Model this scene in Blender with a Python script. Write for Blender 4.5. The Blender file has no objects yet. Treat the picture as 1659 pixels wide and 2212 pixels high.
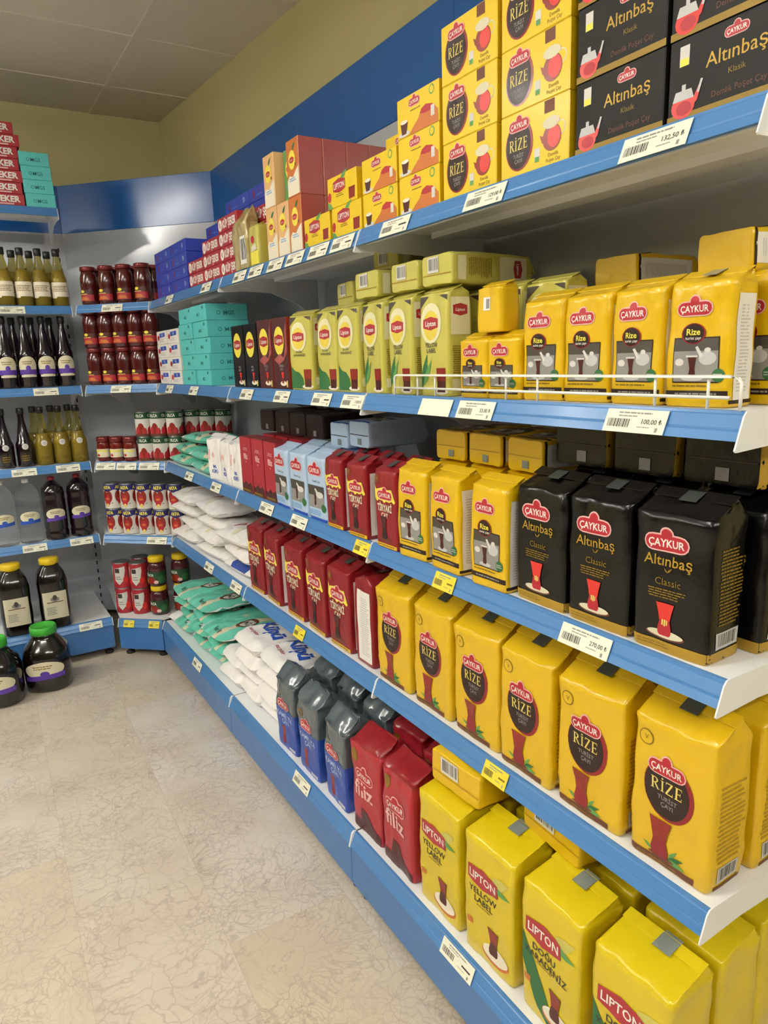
import bpy, math, random
from mathutils import Vector, Matrix, noise
from mathutils.geometry import tessellate_polygon
PI = math.pi; HP_ = PI/2
sc = bpy.context.scene
COL = sc.collection
def lin(h):
    h = h.lstrip('#'); o = []
    for i in (0, 2, 4):
        c = int(h[i:i+2], 16)/255
        o.append(c/12.92 if c <= .04045 else ((c+.055)/1.055)**2.4)
    return (*o, 1.0)
# ------------------------------------------------------------------ camera, light, exposure
cam = bpy.data.objects.new('camera', bpy.data.cameras.new('camera')); COL.objects.link(cam)
RX, UP, FW = Vector((.85208, -.52242, -.03312)), Vector((.13844, .16365, .97676)), None
RX.normalize(); UP = (UP-RX*UP.dot(RX)).normalized(); FW = UP.cross(RX)
m = Matrix((RX, UP, -FW)).transposed().to_4x4(); m.translation = Vector((-.8802, -1.5528, 1.4852))
cam.matrix_world = m
cam.data.sensor_fit = 'HORIZONTAL'; cam.data.sensor_width = 36; cam.data.lens = 36*1532.03/1659
cam.data.clip_start = .02
sc.camera = cam
sc.view_settings.view_transform = 'Standard'; sc.view_settings.look = 'None'
sc.view_settings.gamma = 1; sc.view_settings.use_curve_mapping = False
sc.view_settings.exposure = 0.36
W = bpy.data.worlds.new('world'); sc.world = W; W.use_nodes = True
W.node_tree.nodes['Background'].inputs[0].default_value = (.9, .95, 1, 1)
W.node_tree.nodes['Background'].inputs[1].default_value = .05
CEIL = 2.86
LIGHTS = [(-1.5, -2.7, 13), (-1.6, -.5, 11), (-2.3, 1.5, 11), (-4.0, 1.28, 12), (-3.4, -1.2, 11), (-.1, -3.2, 7), (-5.4, 1.55, 12)]
# ------------------------------------------------------------------ materials
MATS = {}
def nodes(m):
    m.use_nodes = True; nt = m.node_tree; return nt, nt.nodes['Principled BSDF']
SPEC = dict(  # colour, roughness, metallic, coat
    yellow=('#dfb608', .34, 0, .3), yellow2=('#d9c010', .32, 0, .35), yellow_box=('#e9c815', .42, 0, .1), olive_pouch=('#c5bd56', .3, 0, .3),
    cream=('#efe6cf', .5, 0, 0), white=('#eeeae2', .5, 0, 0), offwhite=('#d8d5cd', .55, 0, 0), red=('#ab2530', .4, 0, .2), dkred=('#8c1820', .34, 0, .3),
    badge=('#b3232f', .45, 0, 0), badge_edge=('#e9b9b4', .5, 0, 0), maroon=('#4c1713', .4, 0, .1), black=('#0a0908', .24, 0, .1), black_box=('#14120f', .55, 0, 0), room_dark=('#5d584c', .8, 0, 0), dkbrown=('#2c1a14', .4, 0, .1),
    brown=('#6a3a22', .5, 0, 0), gold=('#b48f2c', .4, .2, 0), gold_dk=('#8a6e1c', .45, .2, 0), gold_lt=('#e5cf6a', .45, 0, 0), teared=('#8c2213', .35, 0, .1),
    teadark=('#4a120f', .35, 0, 0), teabright=('#d8332c', .35, 0, 0), green=('#2e6b3a', .5, 0, 0), green_lt=('#5f9a50', .5, 0, 0), grey=('#8f8c88', .5, 0, 0),
    dgrey=('#4a443c', .5, 0, 0), grey_lt=('#c3c3c3', .5, 0, 0), ink=('#3a3733', .6, 0, 0), ltblue=('#b4cce6', .45, 0, .1), blue=('#2248a8', .35, 0, .3), bluetxt=('#2450b8', .5, 0, 0),
    kam_grey=('#525e63', .2, 0, .6), teal=('#5cc8c6', .45, 0, .05), teal_dk=('#23706e', .5, 0, 0), teal_bag=('#6fd0b8', .35, 0, .3), sugarbox=('#a8222c', .4, 0, .15),
    bluebox=('#2a3fae', .4, 0, .1), peach=('#e3b57c', .45, 0, .1), orange=('#c8702f', .45, 0, .1), redbrown=('#a85048', .25, 0, .5), sack=('#f6f3f0', .45, 0, .15),
    sackblue=('#2b4b9b', .45, 0, .1), rail=('#487fba', .3, 0, .2), kick=('#3d74b4', .3, 0, .25), header=('#1a5ba6', .24, 0, .25), metal_white=('#eceef0', .38, 0, .1),
    panel=('#b9bec5', .12, 0, .3), slot=('#151515', .8, 0, 0), foot=('#24221f', .7, 0, 0), tag=('#f2f1dc', .6, 0, 0), tag_yellow=('#ecd93a', .6, 0, 0),
    cap_black=('#151414', .4, 0, .2), cap_yellow=('#e8c51a', .4, 0, .2), cap_green=('#3fae36', .4, 0, .2), lid_red=('#7a2a28', .3, .4, .2), lid_dark=('#3a3530', .35, .6, 0),
    tin=('#9a9a98', .3, .8, 0), purple=('#5a3aa0', .5, 0, 0), label_cream=('#ddd6b8', .6, 0, 0), navy=('#23206a', .45, 0, 0), sky=('#5fa0d8', .5, 0, 0),
    pekmez=('#0e0a08', .12, 0, .6), grape=('#160910', .12, 0, .6), jam=('#4e120d', .15, 0, .6), paste=('#6e1a12', .15, 0, .5), pickle=('#43121c', .15, 0, .5), tape=('#7d8680', .2, 0, .5), tape_dk=('#3c4440', .3, 0, .4),
    pouch_pale=('#e4e0b4', .4, 0, .1), pouch_sun=('#e2cc48', .4, 0, .1), gold_pale=('#b6a455', .2, 0, .3), green_dk=('#1d4a2a', .45, 0, 0), wire=('#f1f2ea', .35, 0, .2), wall=('#c8bd88', .75, 0, 0), pink=('#d99', .5, 0, 0), candy=('#b3a068', .2, .1, .5), sun=('#efe04c', .45, 0, 0))
def mat(n):
    if n in MATS: return MATS[n]
    m = bpy.data.materials.new(n); nt, b = nodes(m); MATS[n] = m
    if n in ('glass_pale', 'glass_clear', 'plastic_clear', 'film'):
        b.inputs['Base Color'].default_value = lin({'glass_pale': '#e6d98a', 'glass_clear': '#dfe6e4', 'plastic_clear': '#f6fafc', 'film': '#e9e5dc'}[n])
        b.inputs['Roughness'].default_value = .06 if n != 'film' else .2
        b.inputs['Transmission Weight'].default_value = .97 if n != 'film' else .6; b.inputs['IOR'].default_value = 1.05 if n == 'plastic_clear' else 1.3
        return m
    if n == 'light':
        b.inputs['Base Color'].default_value = (1, 1, 1, 1); b.inputs['Emission Color'].default_value = (1, .985, .93, 1); b.inputs['Emission Strength'].default_value = 40
        return m
    c, r, me, co = SPEC[n]
    b.inputs['Base Color'].default_value = lin(c); b.inputs['Roughness'].default_value = r; b.inputs['Metallic'].default_value = me
    b.inputs['Coat Weight'].default_value = co; b.inputs['Coat Roughness'].default_value = .15
    L = nt.links.new; N = nt.nodes.new
    if n in ('yellow', 'yellow2', 'olive_pouch', 'black', 'dkred', 'kam_grey', 'blue', 'ltblue', 'sack', 'teal_bag', 'dkbrown'):   # creased film
        tc = N('ShaderNodeTexCoord'); nz = N('ShaderNodeTexNoise'); nz.inputs['Scale'].default_value = 22; nz.inputs['Detail'].default_value = 3
        bp = N('ShaderNodeBump'); bp.inputs['Strength'].default_value = .4; bp.inputs['Distance'].default_value = .006
        L(tc.outputs['Object'], nz.inputs['Vector']); L(nz.outputs[0], bp.inputs['Height'])
        n2 = N('ShaderNodeTexNoise'); n2.noise_type = 'RIDGED_MULTIFRACTAL'; n2.inputs['Scale'].default_value = 7; n2.inputs['Detail'].default_value = 2; b2 = N('ShaderNodeBump'); b2.inputs['Strength'].default_value = .6; b2.inputs['Distance'].default_value = .007
        L(tc.outputs['Object'], n2.inputs['Vector']); L(n2.outputs[0], b2.inputs['Height']); L(bp.outputs[0], b2.inputs['Normal']); L(b2.outputs[0], b.inputs['Normal'])
    if n in ('black', 'black_box', 'dkbrown', 'dkred'): b.inputs['Specular IOR Level'].default_value = .35
    if n in ('metal_white', 'panel', 'rail', 'kick'):    # scuffs
        tc = N('ShaderNodeTexCoord'); nz = N('ShaderNodeTexNoise'); nz.inputs['Scale'].default_value = 9; nz.inputs['Detail'].default_value = 6
        mr = N('ShaderNodeMapRange'); mr.inputs[3].default_value = r*.8; mr.inputs[4].default_value = r*1.4
        L(tc.outputs['Object'], nz.inputs['Vector']); L(nz.outputs[0], mr.inputs[0]); L(mr.outputs[0], b.inputs['Roughness'])
    return m
def mat_floor():
    m = bpy.data.materials.new('marble_floor'); nt, b = nodes(m); L = nt.links.new; N = nt.nodes.new
    def mth(op, a, c=None, d=None):
        n = N('ShaderNodeMath'); n.operation = op
        for i, v in enumerate((a, c, d)):
            if v is None: continue
            if isinstance(v, (int, float)): n.inputs[i].default_value = v
            else: L(v, n.inputs[i])
        return n.outputs[0]
    tc = N('ShaderNodeTexCoord'); sp = N('ShaderNodeSeparateXYZ'); L(tc.outputs['Object'], sp.inputs[0])
    xr = mth('ADD', sp.outputs[0], mth('MULTIPLY', sp.outputs[1], -.035))
    u = mth('DIVIDE', mth('ADD', xr, .444), .338); iu = mth('FLOOR', u); fu = mth('SUBTRACT', u, iu)
    v = mth('DIVIDE', mth('ADD', mth('ADD', sp.outputs[1], -.785), mth('MULTIPLY', iu, .31)), .76); iv = mth('FLOOR', v); fv = mth('SUBTRACT', v, iv)
    cb = N('ShaderNodeCombineXYZ'); L(iu, cb.inputs[0]); L(iv, cb.inputs[1])
    wn = N('ShaderNodeTexWhiteNoise'); wn.noise_dimensions = '2D'; L(cb.outputs[0], wn.inputs['Vector'])
    off = N('ShaderNodeVectorMath'); off.operation = 'MULTIPLY_ADD'; L(wn.outputs['Color'], off.inputs[0]); off.inputs[1].default_value = (9, 9, 9); L(tc.outputs['Object'], off.inputs[2])
    nz = N('ShaderNodeTexNoise'); nz.inputs['Scale'].default_value = 4.5; nz.inputs['Detail'].default_value = 5; L(off.outputs[0], nz.inputs['Vector'])
    wv = N('ShaderNodeVectorMath'); wv.operation = 'MULTIPLY_ADD'; L(nz.outputs['Color'], wv.inputs[0]); wv.inputs[1].default_value = (.3, .3, .3); L(off.outputs[0], wv.inputs[2])
    base = N('ShaderNodeMixRGB'); base.inputs[1].default_value = lin('#cfc2a8'); base.inputs[2].default_value = lin('#dbd4cd'); L(wn.outputs['Value'], base.inputs[0])
    cl = N('ShaderNodeMixRGB'); L(base.outputs[0], cl.inputs[1]); cl.inputs[2].default_value = lin('#c2b3a1')
    rp = N('ShaderNodeMapRange'); rp.inputs[1].default_value = .42; rp.inputs[2].default_value = .75; L(nz.outputs[0], rp.inputs[0]); L(mth('MULTIPLY', rp.outputs[0], .7), cl.inputs[0])
    cur = cl.outputs[0]
    for sc_, wd, k, colr in ((17, .06, .42, '#97857f'), (6, .012, .26, '#735f5c'), (34, .09, .42, '#998d86')):
        vo = N('ShaderNodeTexVoronoi'); vo.feature = 'DISTANCE_TO_EDGE'; vo.inputs['Scale'].default_value = sc_; L(wv.outputs[0], vo.inputs['Vector'])
        mr = N('ShaderNodeMapRange'); mr.inputs[1].default_value = 0; mr.inputs[2].default_value = wd; mr.inputs[3].default_value = 1; mr.inputs[4].default_value = 0; L(vo.outputs['Distance'], mr.inputs[0])
        n2 = N('ShaderNodeTexNoise'); n2.inputs['Scale'].default_value = 2.2+sc_*.1; L(off.outputs[0], n2.inputs['Vector'])
        m2 = N('ShaderNodeMapRange'); m2.inputs[1].default_value = .38; m2.inputs[2].default_value = .56; L(n2.outputs[0], m2.inputs[0])
        mx = N('ShaderNodeMixRGB'); L(cur, mx.inputs[1]); mx.inputs[2].default_value = lin(colr); L(mth('MULTIPLY', mth('MULTIPLY', mr.outputs[0], m2.outputs[0]), k), mx.inputs[0]); cur = mx.outputs[0]
    g = mth('MINIMUM', mth('MINIMUM', fu, mth('SUBTRACT', 1, fu)), mth('MULTIPLY', mth('MINIMUM', fv, mth('SUBTRACT', 1, fv)), 2.2))
    gm = mth('MULTIPLY', mth('LESS_THAN', g, .0035), .3)
    mx = N('ShaderNodeMixRGB'); L(cur, mx.inputs[1]); mx.inputs[2].default_value = lin('#a3927c'); L(gm, mx.inputs[0])
    L(mx.outputs[0], b.inputs['Base Color']); b.inputs['Roughness'].default_value = .32
    return m
def mat_ceiling():
    m = bpy.data.materials.new('ceiling_tile'); nt, b = nodes(m); L = nt.links.new; N = nt.nodes.new
    tc = N('ShaderNodeTexCoord'); nz = N('ShaderNodeTexNoise'); nz.inputs['Scale'].default_value = 160; L(tc.outputs['Object'], nz.inputs['Vector'])
    mx = N('ShaderNodeMixRGB'); mx.inputs[1].default_value = lin('#d0c8b2'); mx.inputs[2].default_value = lin('#dfd8c4'); L(nz.outputs[0], mx.inputs[0])
    L(mx.outputs[0], b.inputs['Base Color']); b.inputs['Roughness'].default_value = .9
    return m
def mat_wall():
    m = bpy.data.materials.new('wall_paint'); nt, b = nodes(m); L = nt.links.new; N = nt.nodes.new
    tc = N('ShaderNodeTexCoord'); nz = N('ShaderNodeTexNoise'); nz.inputs['Scale'].default_value = 2.5; nz.inputs['Detail'].default_value = 5; L(tc.outputs['Object'], nz.inputs['Vector'])
    mx = N('ShaderNodeMixRGB'); mx.inputs[1].default_value = lin('#c6bb84'); mx.inputs[2].default_value = lin('#d0c692'); L(nz.outputs[0], mx.inputs[0])
    L(mx.outputs[0], b.inputs['Base Color']); b.inputs['Roughness'].default_value = .7
    return m
# ------------------------------------------------------------------ mesh building
class MB:
    def __init__(s): s.v = []; s.f = []; s.m = []; s.s = []; s.mats = []
    def mi(s, n):
        if n not in s.mats: s.mats.append(n)
        return s.mats.index(n)
    def add(s, vs, fs, m, smooth=False):
        o = len(s.v); s.v += [tuple(p) for p in vs]; k = s.mi(m)
        for f in fs: s.f.append(tuple(i+o for i in f)); s.m.append(k); s.s.append(smooth)
    def box(s, x0, x1, y0, y1, z0, z1, m):
        s.add([(x0, y0, z0), (x1, y0, z0), (x1, y1, z0), (x0, y1, z0), (x0, y0, z1), (x1, y0, z1), (x1, y1, z1), (x0, y1, z1)],
              [(0, 3, 2, 1), (4, 5, 6, 7), (0, 1, 5, 4), (1, 2, 6, 5), (2, 3, 7, 6), (3, 0, 4, 7)], m)
    def rbox(s, x0, x1, y0, y1, z0, z1, m, r=.0015):  # chamfered box
        xs, ys, zs = (x0, x1), (y0, y1), (z0, z1); V = []; idx = {}
        for i in (0, 1):
            for j in (0, 1):
                for k in (0, 1):
                    sx, sy, sz = (1 if i == 0 else -1)*r, (1 if j == 0 else -1)*r, (1 if k == 0 else -1)*r
                    for a, p in enumerate(((0, sy, sz), (sx, 0, sz), (sx, sy, 0))):
                        idx[(i, j, k, a)] = len(V); V.append((xs[i]+p[0], ys[j]+p[1], zs[k]+p[2]))
        F = []
        I = lambda i, j, k, a: idx[(i, j, k, a)]
        for i in (0, 1): q = [I(i, 0, 0, 0), I(i, 1, 0, 0), I(i, 1, 1, 0), I(i, 0, 1, 0)]; F.append(q if i else q[::-1])
        for j in (0, 1): q = [I(0, j, 0, 1), I(0, j, 1, 1), I(1, j, 1, 1), I(1, j, 0, 1)]; F.append(q if j else q[::-1])
        for k in (0, 1): q = [I(0, 0, k, 2), I(1, 0, k, 2), I(1, 1, k, 2), I(0, 1, k, 2)]; F.append(q if k else q[::-1])
        for i in (0, 1):
            for j in (0, 1): F.append([I(i, j, 0, 0), I(i, j, 1, 0), I(i, j, 1, 1), I(i, j, 0, 1)] if (i+j) % 2 else [I(i, j, 0, 1), I(i, j, 1, 1), I(i, j, 1, 0), I(i, j, 0, 0)])
            for k in (0, 1): F.append([I(i, 0, k, 0), I(i, 0, k, 2), I(i, 1, k, 2), I(i, 1, k, 0)] if (i+k) % 2 == 0 else [I(i, 1, k, 0), I(i, 1, k, 2), I(i, 0, k, 2), I(i, 0, k, 0)])
        for j in (0, 1):
            for k in (0, 1): F.append([I(0, j, k, 1), I(0, j, k, 2), I(1, j, k, 2), I(1, j, k, 1)])
        for i in (0, 1):
            for j in (0, 1):
                for k in (0, 1): F.append([I(i, j, k, 0), I(i, j, k, 1), I(i, j, k, 2)])
        s.add(V, F, m)
    def prism(s, poly, x0, x1, m, caps=True):  # poly in (y,z), extruded along x
        n = len(poly); V = [(x0, p[0], p[1]) for p in poly]+[(x1, p[0], p[1]) for p in poly]
        F = [(i, (i+1) % n, n+(i+1) % n, n+i) for i in range(n)]
        if caps: F += [tuple(range(n))[::-1], tuple(range(n, 2*n))]
        s.add(V, F, m)
    def slab(s, poly, z0, z1, m):  # poly in (x,y)
        n = len(poly); V = [(p[0], p[1], z0) for p in poly]+[(p[0], p[1], z1) for p in poly]
        s.add(V, [(i, (i+1) % n, n+(i+1) % n, n+i) for i in range(n)]+[tuple(range(n))[::-1], tuple(range(n, 2*n))], m)
    def lathe(s, prof, m, n=24, sq=0, cx=0, cy=0):  # prof (r,z); sq>0 squarish section
        V = []; F = []
        for r, z in prof:
            for k in range(n):
                a = 2*PI*k/n; c, d = math.cos(a), math.sin(a); q = 1
                if sq: q = 1/((abs(c)**(2+sq)+abs(d)**(2+sq))**(1/(2+sq)))
                V.append((cx+r*c*q, cy+r*d*q, z))
        for i in range(len(prof)-1):
            for k in range(n): F.append((i*n+k, i*n+(k+1) % n, (i+1)*n+(k+1) % n, (i+1)*n+k))
        if prof[0][0] > 1e-4: F.append(tuple(range(n))[::-1])
        if prof[-1][0] > 1e-4: F.append(tuple((len(prof)-1)*n+k for k in range(n)))
        s.add(V, F, m, True)
    def tube(s, pts, r, m, n=8):
        V = []; F = []; P = [Vector(p) for p in pts]
        for i, p in enumerate(P):
            t = ((P[min(i+1, len(P)-1)]-P[max(i-1, 0)])).normalized(); a = t.cross(Vector((0, 1, 0)) if abs(t.y) < .9 else Vector((0, 0, 1))).normalized(); b = t.cross(a)
            for k in range(n): V.append(p+a*r*math.cos(2*PI*k/n)+b*r*math.sin(2*PI*k/n))
        for i in range(len(P)-1):
            for k in range(n): F.append((i*n+k, i*n+(k+1) % n, (i+1)*n+(k+1) % n, (i+1)*n+k))
        F += [tuple(range(n))[::-1], tuple((len(P)-1)*n+k for k in range(n))]
        s.add(V, F, m, True)
    def mesh(s, name):
        me = bpy.data.meshes.new(name); me.from_pydata(s.v, [], s.f)
        for n in s.mats: me.materials.append(mat(n))
        me.polygons.foreach_set('material_index', s.m); me.polygons.foreach_set('use_smooth', s.s); me.update()
        return me
    def obj(s, name, parent=None):
        o = bpy.data.objects.new(name, s.mesh(name)); COL.objects.link(o)
        if parent: o.parent = parent
        return o
# ------------------------------------------------------------------ printed artwork: flat shapes and lettering laid on a surface
TXT = {}
def textmesh(t, bold):
    k = (t, bold)
    if k in TXT: return TXT[k]
    cu = bpy.data.curves.new('lettering', 'FONT'); cu.body = t; cu.dimensions = '2D'; cu.fill_mode = 'BOTH'; cu.resolution_u = 2; cu.offset = bold
    ob = bpy.data.objects.new('lettering', cu); COL.objects.link(ob)
    dg = bpy.context.evaluated_depsgraph_get(); dg.update(); me = bpy.data.meshes.new_from_object(ob.evaluated_get(dg))
    vs = [(v.co.x, v.co.y) for v in me.vertices]; fs = [tuple(p.vertices) for p in me.polygons]
    bpy.data.objects.remove(ob); bpy.data.curves.remove(cu); bpy.data.meshes.remove(me)
    if vs:
        x0 = min(v[0] for v in vs); x1 = max(v[0] for v in vs); vs = [(v[0]-x0, v[1]) for v in vs]; wd = x1-x0
    else: wd = 1
    TXT[k] = (vs, fs, wd); return TXT[k]
class Art:
    def __init__(s, w, h): s.W = w; s.H = h; s.it = []; s.ly = 0; s.hold = False; s.bb = []
    def lay(s, P):   # printing layer: one above whatever it overlaps
        x0 = min(p[0] for p in P); x1 = max(p[0] for p in P); y0 = min(p[1] for p in P); y1 = max(p[1] for p in P); l = 0
        for a, b, c, d, g, q in s.bb:
            if a < x1 and b > x0 and c < y1 and d > y0 and not (s.hold and g == s.ly): l = max(l, q)
        s.bb.append((x0, x1, y0, y1, s.ly, l+1)); return l+1
    def poly(s, pts, c):
        if not s.hold: s.ly += 1
        s.it.append(('p', pts, c, s.lay(pts)))
    def rect(s, x0, y0, x1, y1, c): s.poly([(x0, y0), (x1, y0), (x1, y1), (x0, y1)], c)
    def ell(s, x, y, rx, ry, c, n=22): s.poly([(x+rx*math.cos(2*PI*k/n), y+ry*math.sin(2*PI*k/n)) for k in range(n)], c)
    def rrect(s, x, y, w, h, c):
        r = h/2; P = []
        for k in range(7): a = -PI/2+PI*k/6; P.append((x+w/2-r+r*math.cos(a), y+r*math.sin(a)))
        for k in range(7): a = PI/2+PI*k/6; P.append((x-w/2+r+r*math.cos(a), y+r*math.sin(a)))
        s.poly(P, c)
    def ring(s, x, y, r, c, back, t=.12):
        s.ell(x, y, r, r, c, 18); s.ell(x, y, r*(1-t), r*(1-t), back, 18)
    def text(s, t, x, y, h, c, maxw=None, bold=.012, rot=0):
        vs, fs, wd = textmesh(t, bold); k = h/.7; kx = k
        if maxw and wd*k > maxw: kx = maxw/wd
        ca, sa = math.cos(rot), math.sin(rot)
        V = []
        for a, b in vs:
            p, q = a*kx-wd*kx/2, b*k-h/2; V.append((x+p*ca-q*sa, y+p*sa+q*ca))
        s.ly += 1; s.it.append(('t', (V, fs), c, s.lay(V)))
    def lines(s, x0, x1, y0, y1, n, c, seed=1):
        R = random.Random(seed); dy = (y1-y0)/n; s.ly += 1; s.hold = True
        for i in range(n):
            a = x0+(x1-x0)*R.uniform(0, .06); b = x1-(x1-x0)*R.uniform(0, .25)
            x = a
            while x < b:
                e = min(b, x+(x1-x0)*R.uniform(.06, .2)); s.rect(x, y0+dy*(i+.25), e, y0+dy*(i+.7), c); x = e+(x1-x0)*.02
        s.hold = False
    def barcode(s, x0, y0, x1, y1, back='white', seed=3):
        R = random.Random(seed); s.rect(x0, y0, x1, y1, back); w = x1-x0; h = y1-y0; x = x0+w*.1; s.ly += 1; s.hold = True
        while x < x1-w*.12:
            e = x+w*R.choice((.018, .03, .05)); s.rect(x, y0+h*.16, e, y1-h*.1, 'ink'); x = e+w*R.choice((.02, .03, .045))
        s.hold = False
def split(tri, L, out, d=0):
    a, b, c = tri; e = [((a[0]-b[0])**2+(a[1]-b[1])**2, 0), ((b[0]-c[0])**2+(b[1]-c[1])**2, 1), ((c[0]-a[0])**2+(c[1]-a[1])**2, 2)]
    mx, i = max(e)
    if mx < L*L or d > 9: out.append(tri); return
    p, q, r = ((a, b, c), (b, c, a), (c, a, b))[i]; m_ = ((p[0]+q[0])/2, (p[1]+q[1])/2)
    split((p, m_, r), L, out, d+1); split((m_, q, r), L, out, d+1)
def stick(mb, art, surf, L=None, e0=.0004, de=.00015):
    for k, dat, c, li in art.it:
        off = e0+de*li
        if k == 'p':
            ts = tessellate_polygon([[Vector((p[0], p[1], 0)) for p in dat]]); V = []; F = []; idx = {}
            for t in ts:
                tri = [tuple(dat[i]) for i in t]
                if (tri[1][0]-tri[0][0])*(tri[2][1]-tri[0][1])-(tri[1][1]-tri[0][1])*(tri[2][0]-tri[0][0]) < 0: tri = tri[::-1]
                out = []
                if L: split(tuple(tri), L, out)
                else: out = [tri]
                for q in out:
                    f = []
                    for p in q:
                        if p not in idx: idx[p] = len(V); V.append(surf(p[0], p[1], off))
                        f.append(idx[p])
                    F.append(f)
            mb.add(V, F, c, bool(L))
        else:
            V, F = dat; mb.add([surf(p[0], p[1], off) for p in V], F, c, False)
def plane(o, ux, uy, n):
    o, ux, uy, n = map(Vector, (o, ux, uy, n))
    return lambda x, y, e: o+ux*x+uy*y+n*e
def cyl(r, a0, z0, w, sq=0):  # art centred facing -Y, u to viewer's right
    def f(x, y, e):
        a = -PI/2+(x-w/2)/r+a0; c, d = math.cos(a), math.sin(a); q = 1
        if sq: q = 1/((abs(c)**(2+sq)+abs(d)**(2+sq))**(1/(2+sq)))
        return Vector(((r+e)*c*q, (r+e)*d*q, z0+y))
    return f
# motifs
def serif_rize(A, cx, cy, h, w, c):
    def bar(x0, y0, x1, y1): return [(x0, y0), (x1, y0), (x1, y1), (x0, y1)]
    arc = lambda x, y, rx, ry, a0, a1, n=8: [(x+rx*math.cos(a0+(a1-a0)*k/n), y+ry*math.sin(a0+(a1-a0)*k/n)) for k in range(n+1)]
    G = {'R': (.72, [bar(.02, 0, .32, .05), bar(.10, 0, .24, 1), bar(.02, .95, .24, 1), arc(.34, .745, .27, .255, -PI/2, PI/2)+arc(.34, .745, .14, .19, PI/2, -PI/2), bar(.22, .935, .35, 1), bar(.22, .49, .35, .555), [(.28, .5), (.42, .5), (.68, .05), (.74, .05), (.74, 0), (.56, 0)]]),
         'I': (.34, [bar(.02, 0, .32, .05), bar(.10, 0, .24, .9), bar(.02, .86, .32, .91), bar(.10, 1.02, .24, 1.17)]),
         'Z': (.70, [bar(.04, 0, .66, .08), [(.04, .08), (.20, .08), (.64, .92), (.48, .92)], bar(.06, .92, .64, 1), bar(.06, .78, .10, 1), bar(.62, 0, .66, .24)]),
         'E': (.66, [bar(.02, 0, .3, .05), bar(.10, 0, .24, 1), bar(.02, .95, .3, 1), bar(.2, 0, .60, .07), bar(.2, .93, .58, 1), bar(.2, .47, .48, .54), bar(.56, 0, .6, .24), bar(.54, .78, .58, 1), bar(.45, .38, .49, .63)])}
    adv = sum(G[k][0] for k in 'RIZE')+.24; k = w/adv; x = cx-w/2; A.ly += 1; A.hold = True
    for ch in 'RIZE':
        for P in G[ch][1]: A.poly([(x+p*k, cy-h/2+q*h) for p, q in P], c)
        x += (G[ch][0]+.08)*k
    A.hold = False
def caykur(A, x, y, w):
    A.ell(x, y+.19*w, .17*w, .17*w, 'badge_edge', 14); A.rrect(x, y, w*1.06, .40*w, 'badge_edge')
    A.ell(x, y+.19*w, .13*w, .13*w, 'badge', 14); A.rrect(x, y, w*.99, .33*w, 'badge'); A.text('ÇAYKUR', x, y, .17*w, 'white', w*.84, .02)
def tulip(A, x, y, h, top='teared', bot='teadark', sau=None, win=False, wd=1.0):
    if sau: A.ell(x+.04*h, y+.02*h, .36*h*wd, .09*h, sau, 18)
    P = [(0, .13), (.06, .17), (.2, .18), (.45, .13), (.7, .165), (1, .23)]
    A.poly([(x+q*h*wd, y+t*h) for t, q in P]+[(x-q*h*wd, y+t*h) for t, q in P[::-1]], bot)
    P2 = [(.48, .133), (.7, .165), (1, .23)]
    A.poly([(x+q*h*wd, y+t*h) for t, q in P2]+[(x-q*h*wd, y+t*h) for t, q in P2[::-1]], top)
    if win:
        A.rect(x-.09*h, y+.33*h, x-.04*h, y+.5*h, 'gold_lt'); A.rect(x-.02*h, y+.3*h, x+.03*h, y+.5*h, 'gold_lt'); A.rect(x+.05*h, y+.33*h, x+.09*h, y+.48*h, 'gold_lt')
def leaf(A, x, y, l, ang, c, w=.28):
    ca, sa = math.cos(ang), math.sin(ang); P = []
    for t, q in ((0, 0), (.3, 1), (.6, .85), (1, 0), (.6, -.85), (.3, -1)): P.append((x+l*(t*ca-q*w/2*sa), y+l*(t*sa+q*w/2*ca)))
    A.poly(P, c)
def lipton(A, x, y, w, t='LIPTON'):
    A.poly([(x-.5*w, y-.17*w), (x, y-.27*w), (x+.5*w, y-.17*w), (x+.5*w, y+.17*w), (x, y+.27*w), (x-.5*w, y+.17*w)], 'red'); A.text(t, x, y, .2*w, 'white', w*.86, .018)
def teapot(A, x, y, h):  # glass pot of red tea, spout right
    A.ell(x, y+.35*h, .42*h, .36*h, 'teabright', 20); A.ell(x+.03*h, y+.28*h, .28*h, .2*h, 'badge', 16)
    A.poly([(x-.38*h, y+.52*h), (x-.28*h, y+.8*h), (x+.28*h, y+.8*h), (x+.38*h, y+.52*h)], 'grey_lt'); A.rect(x-.07*h, y+.8*h, x+.07*h, y+.97*h, 'grey_lt')
    A.poly([(x+.36*h, y+.3*h), (x+.5*h, y+.4*h), (x+.66*h, y+.9*h), (x+.6*h, y+.92*h), (x+.42*h, y+.6*h), (x+.36*h, y+.5*h)], 'teabright')
    A.poly([(x+.48*h, y+.62*h), (x+.56*h, y+.6*h), (x+.68*h, y+.95*h), (x+.6*h, y+.97*h)], 'grey_lt')
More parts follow.
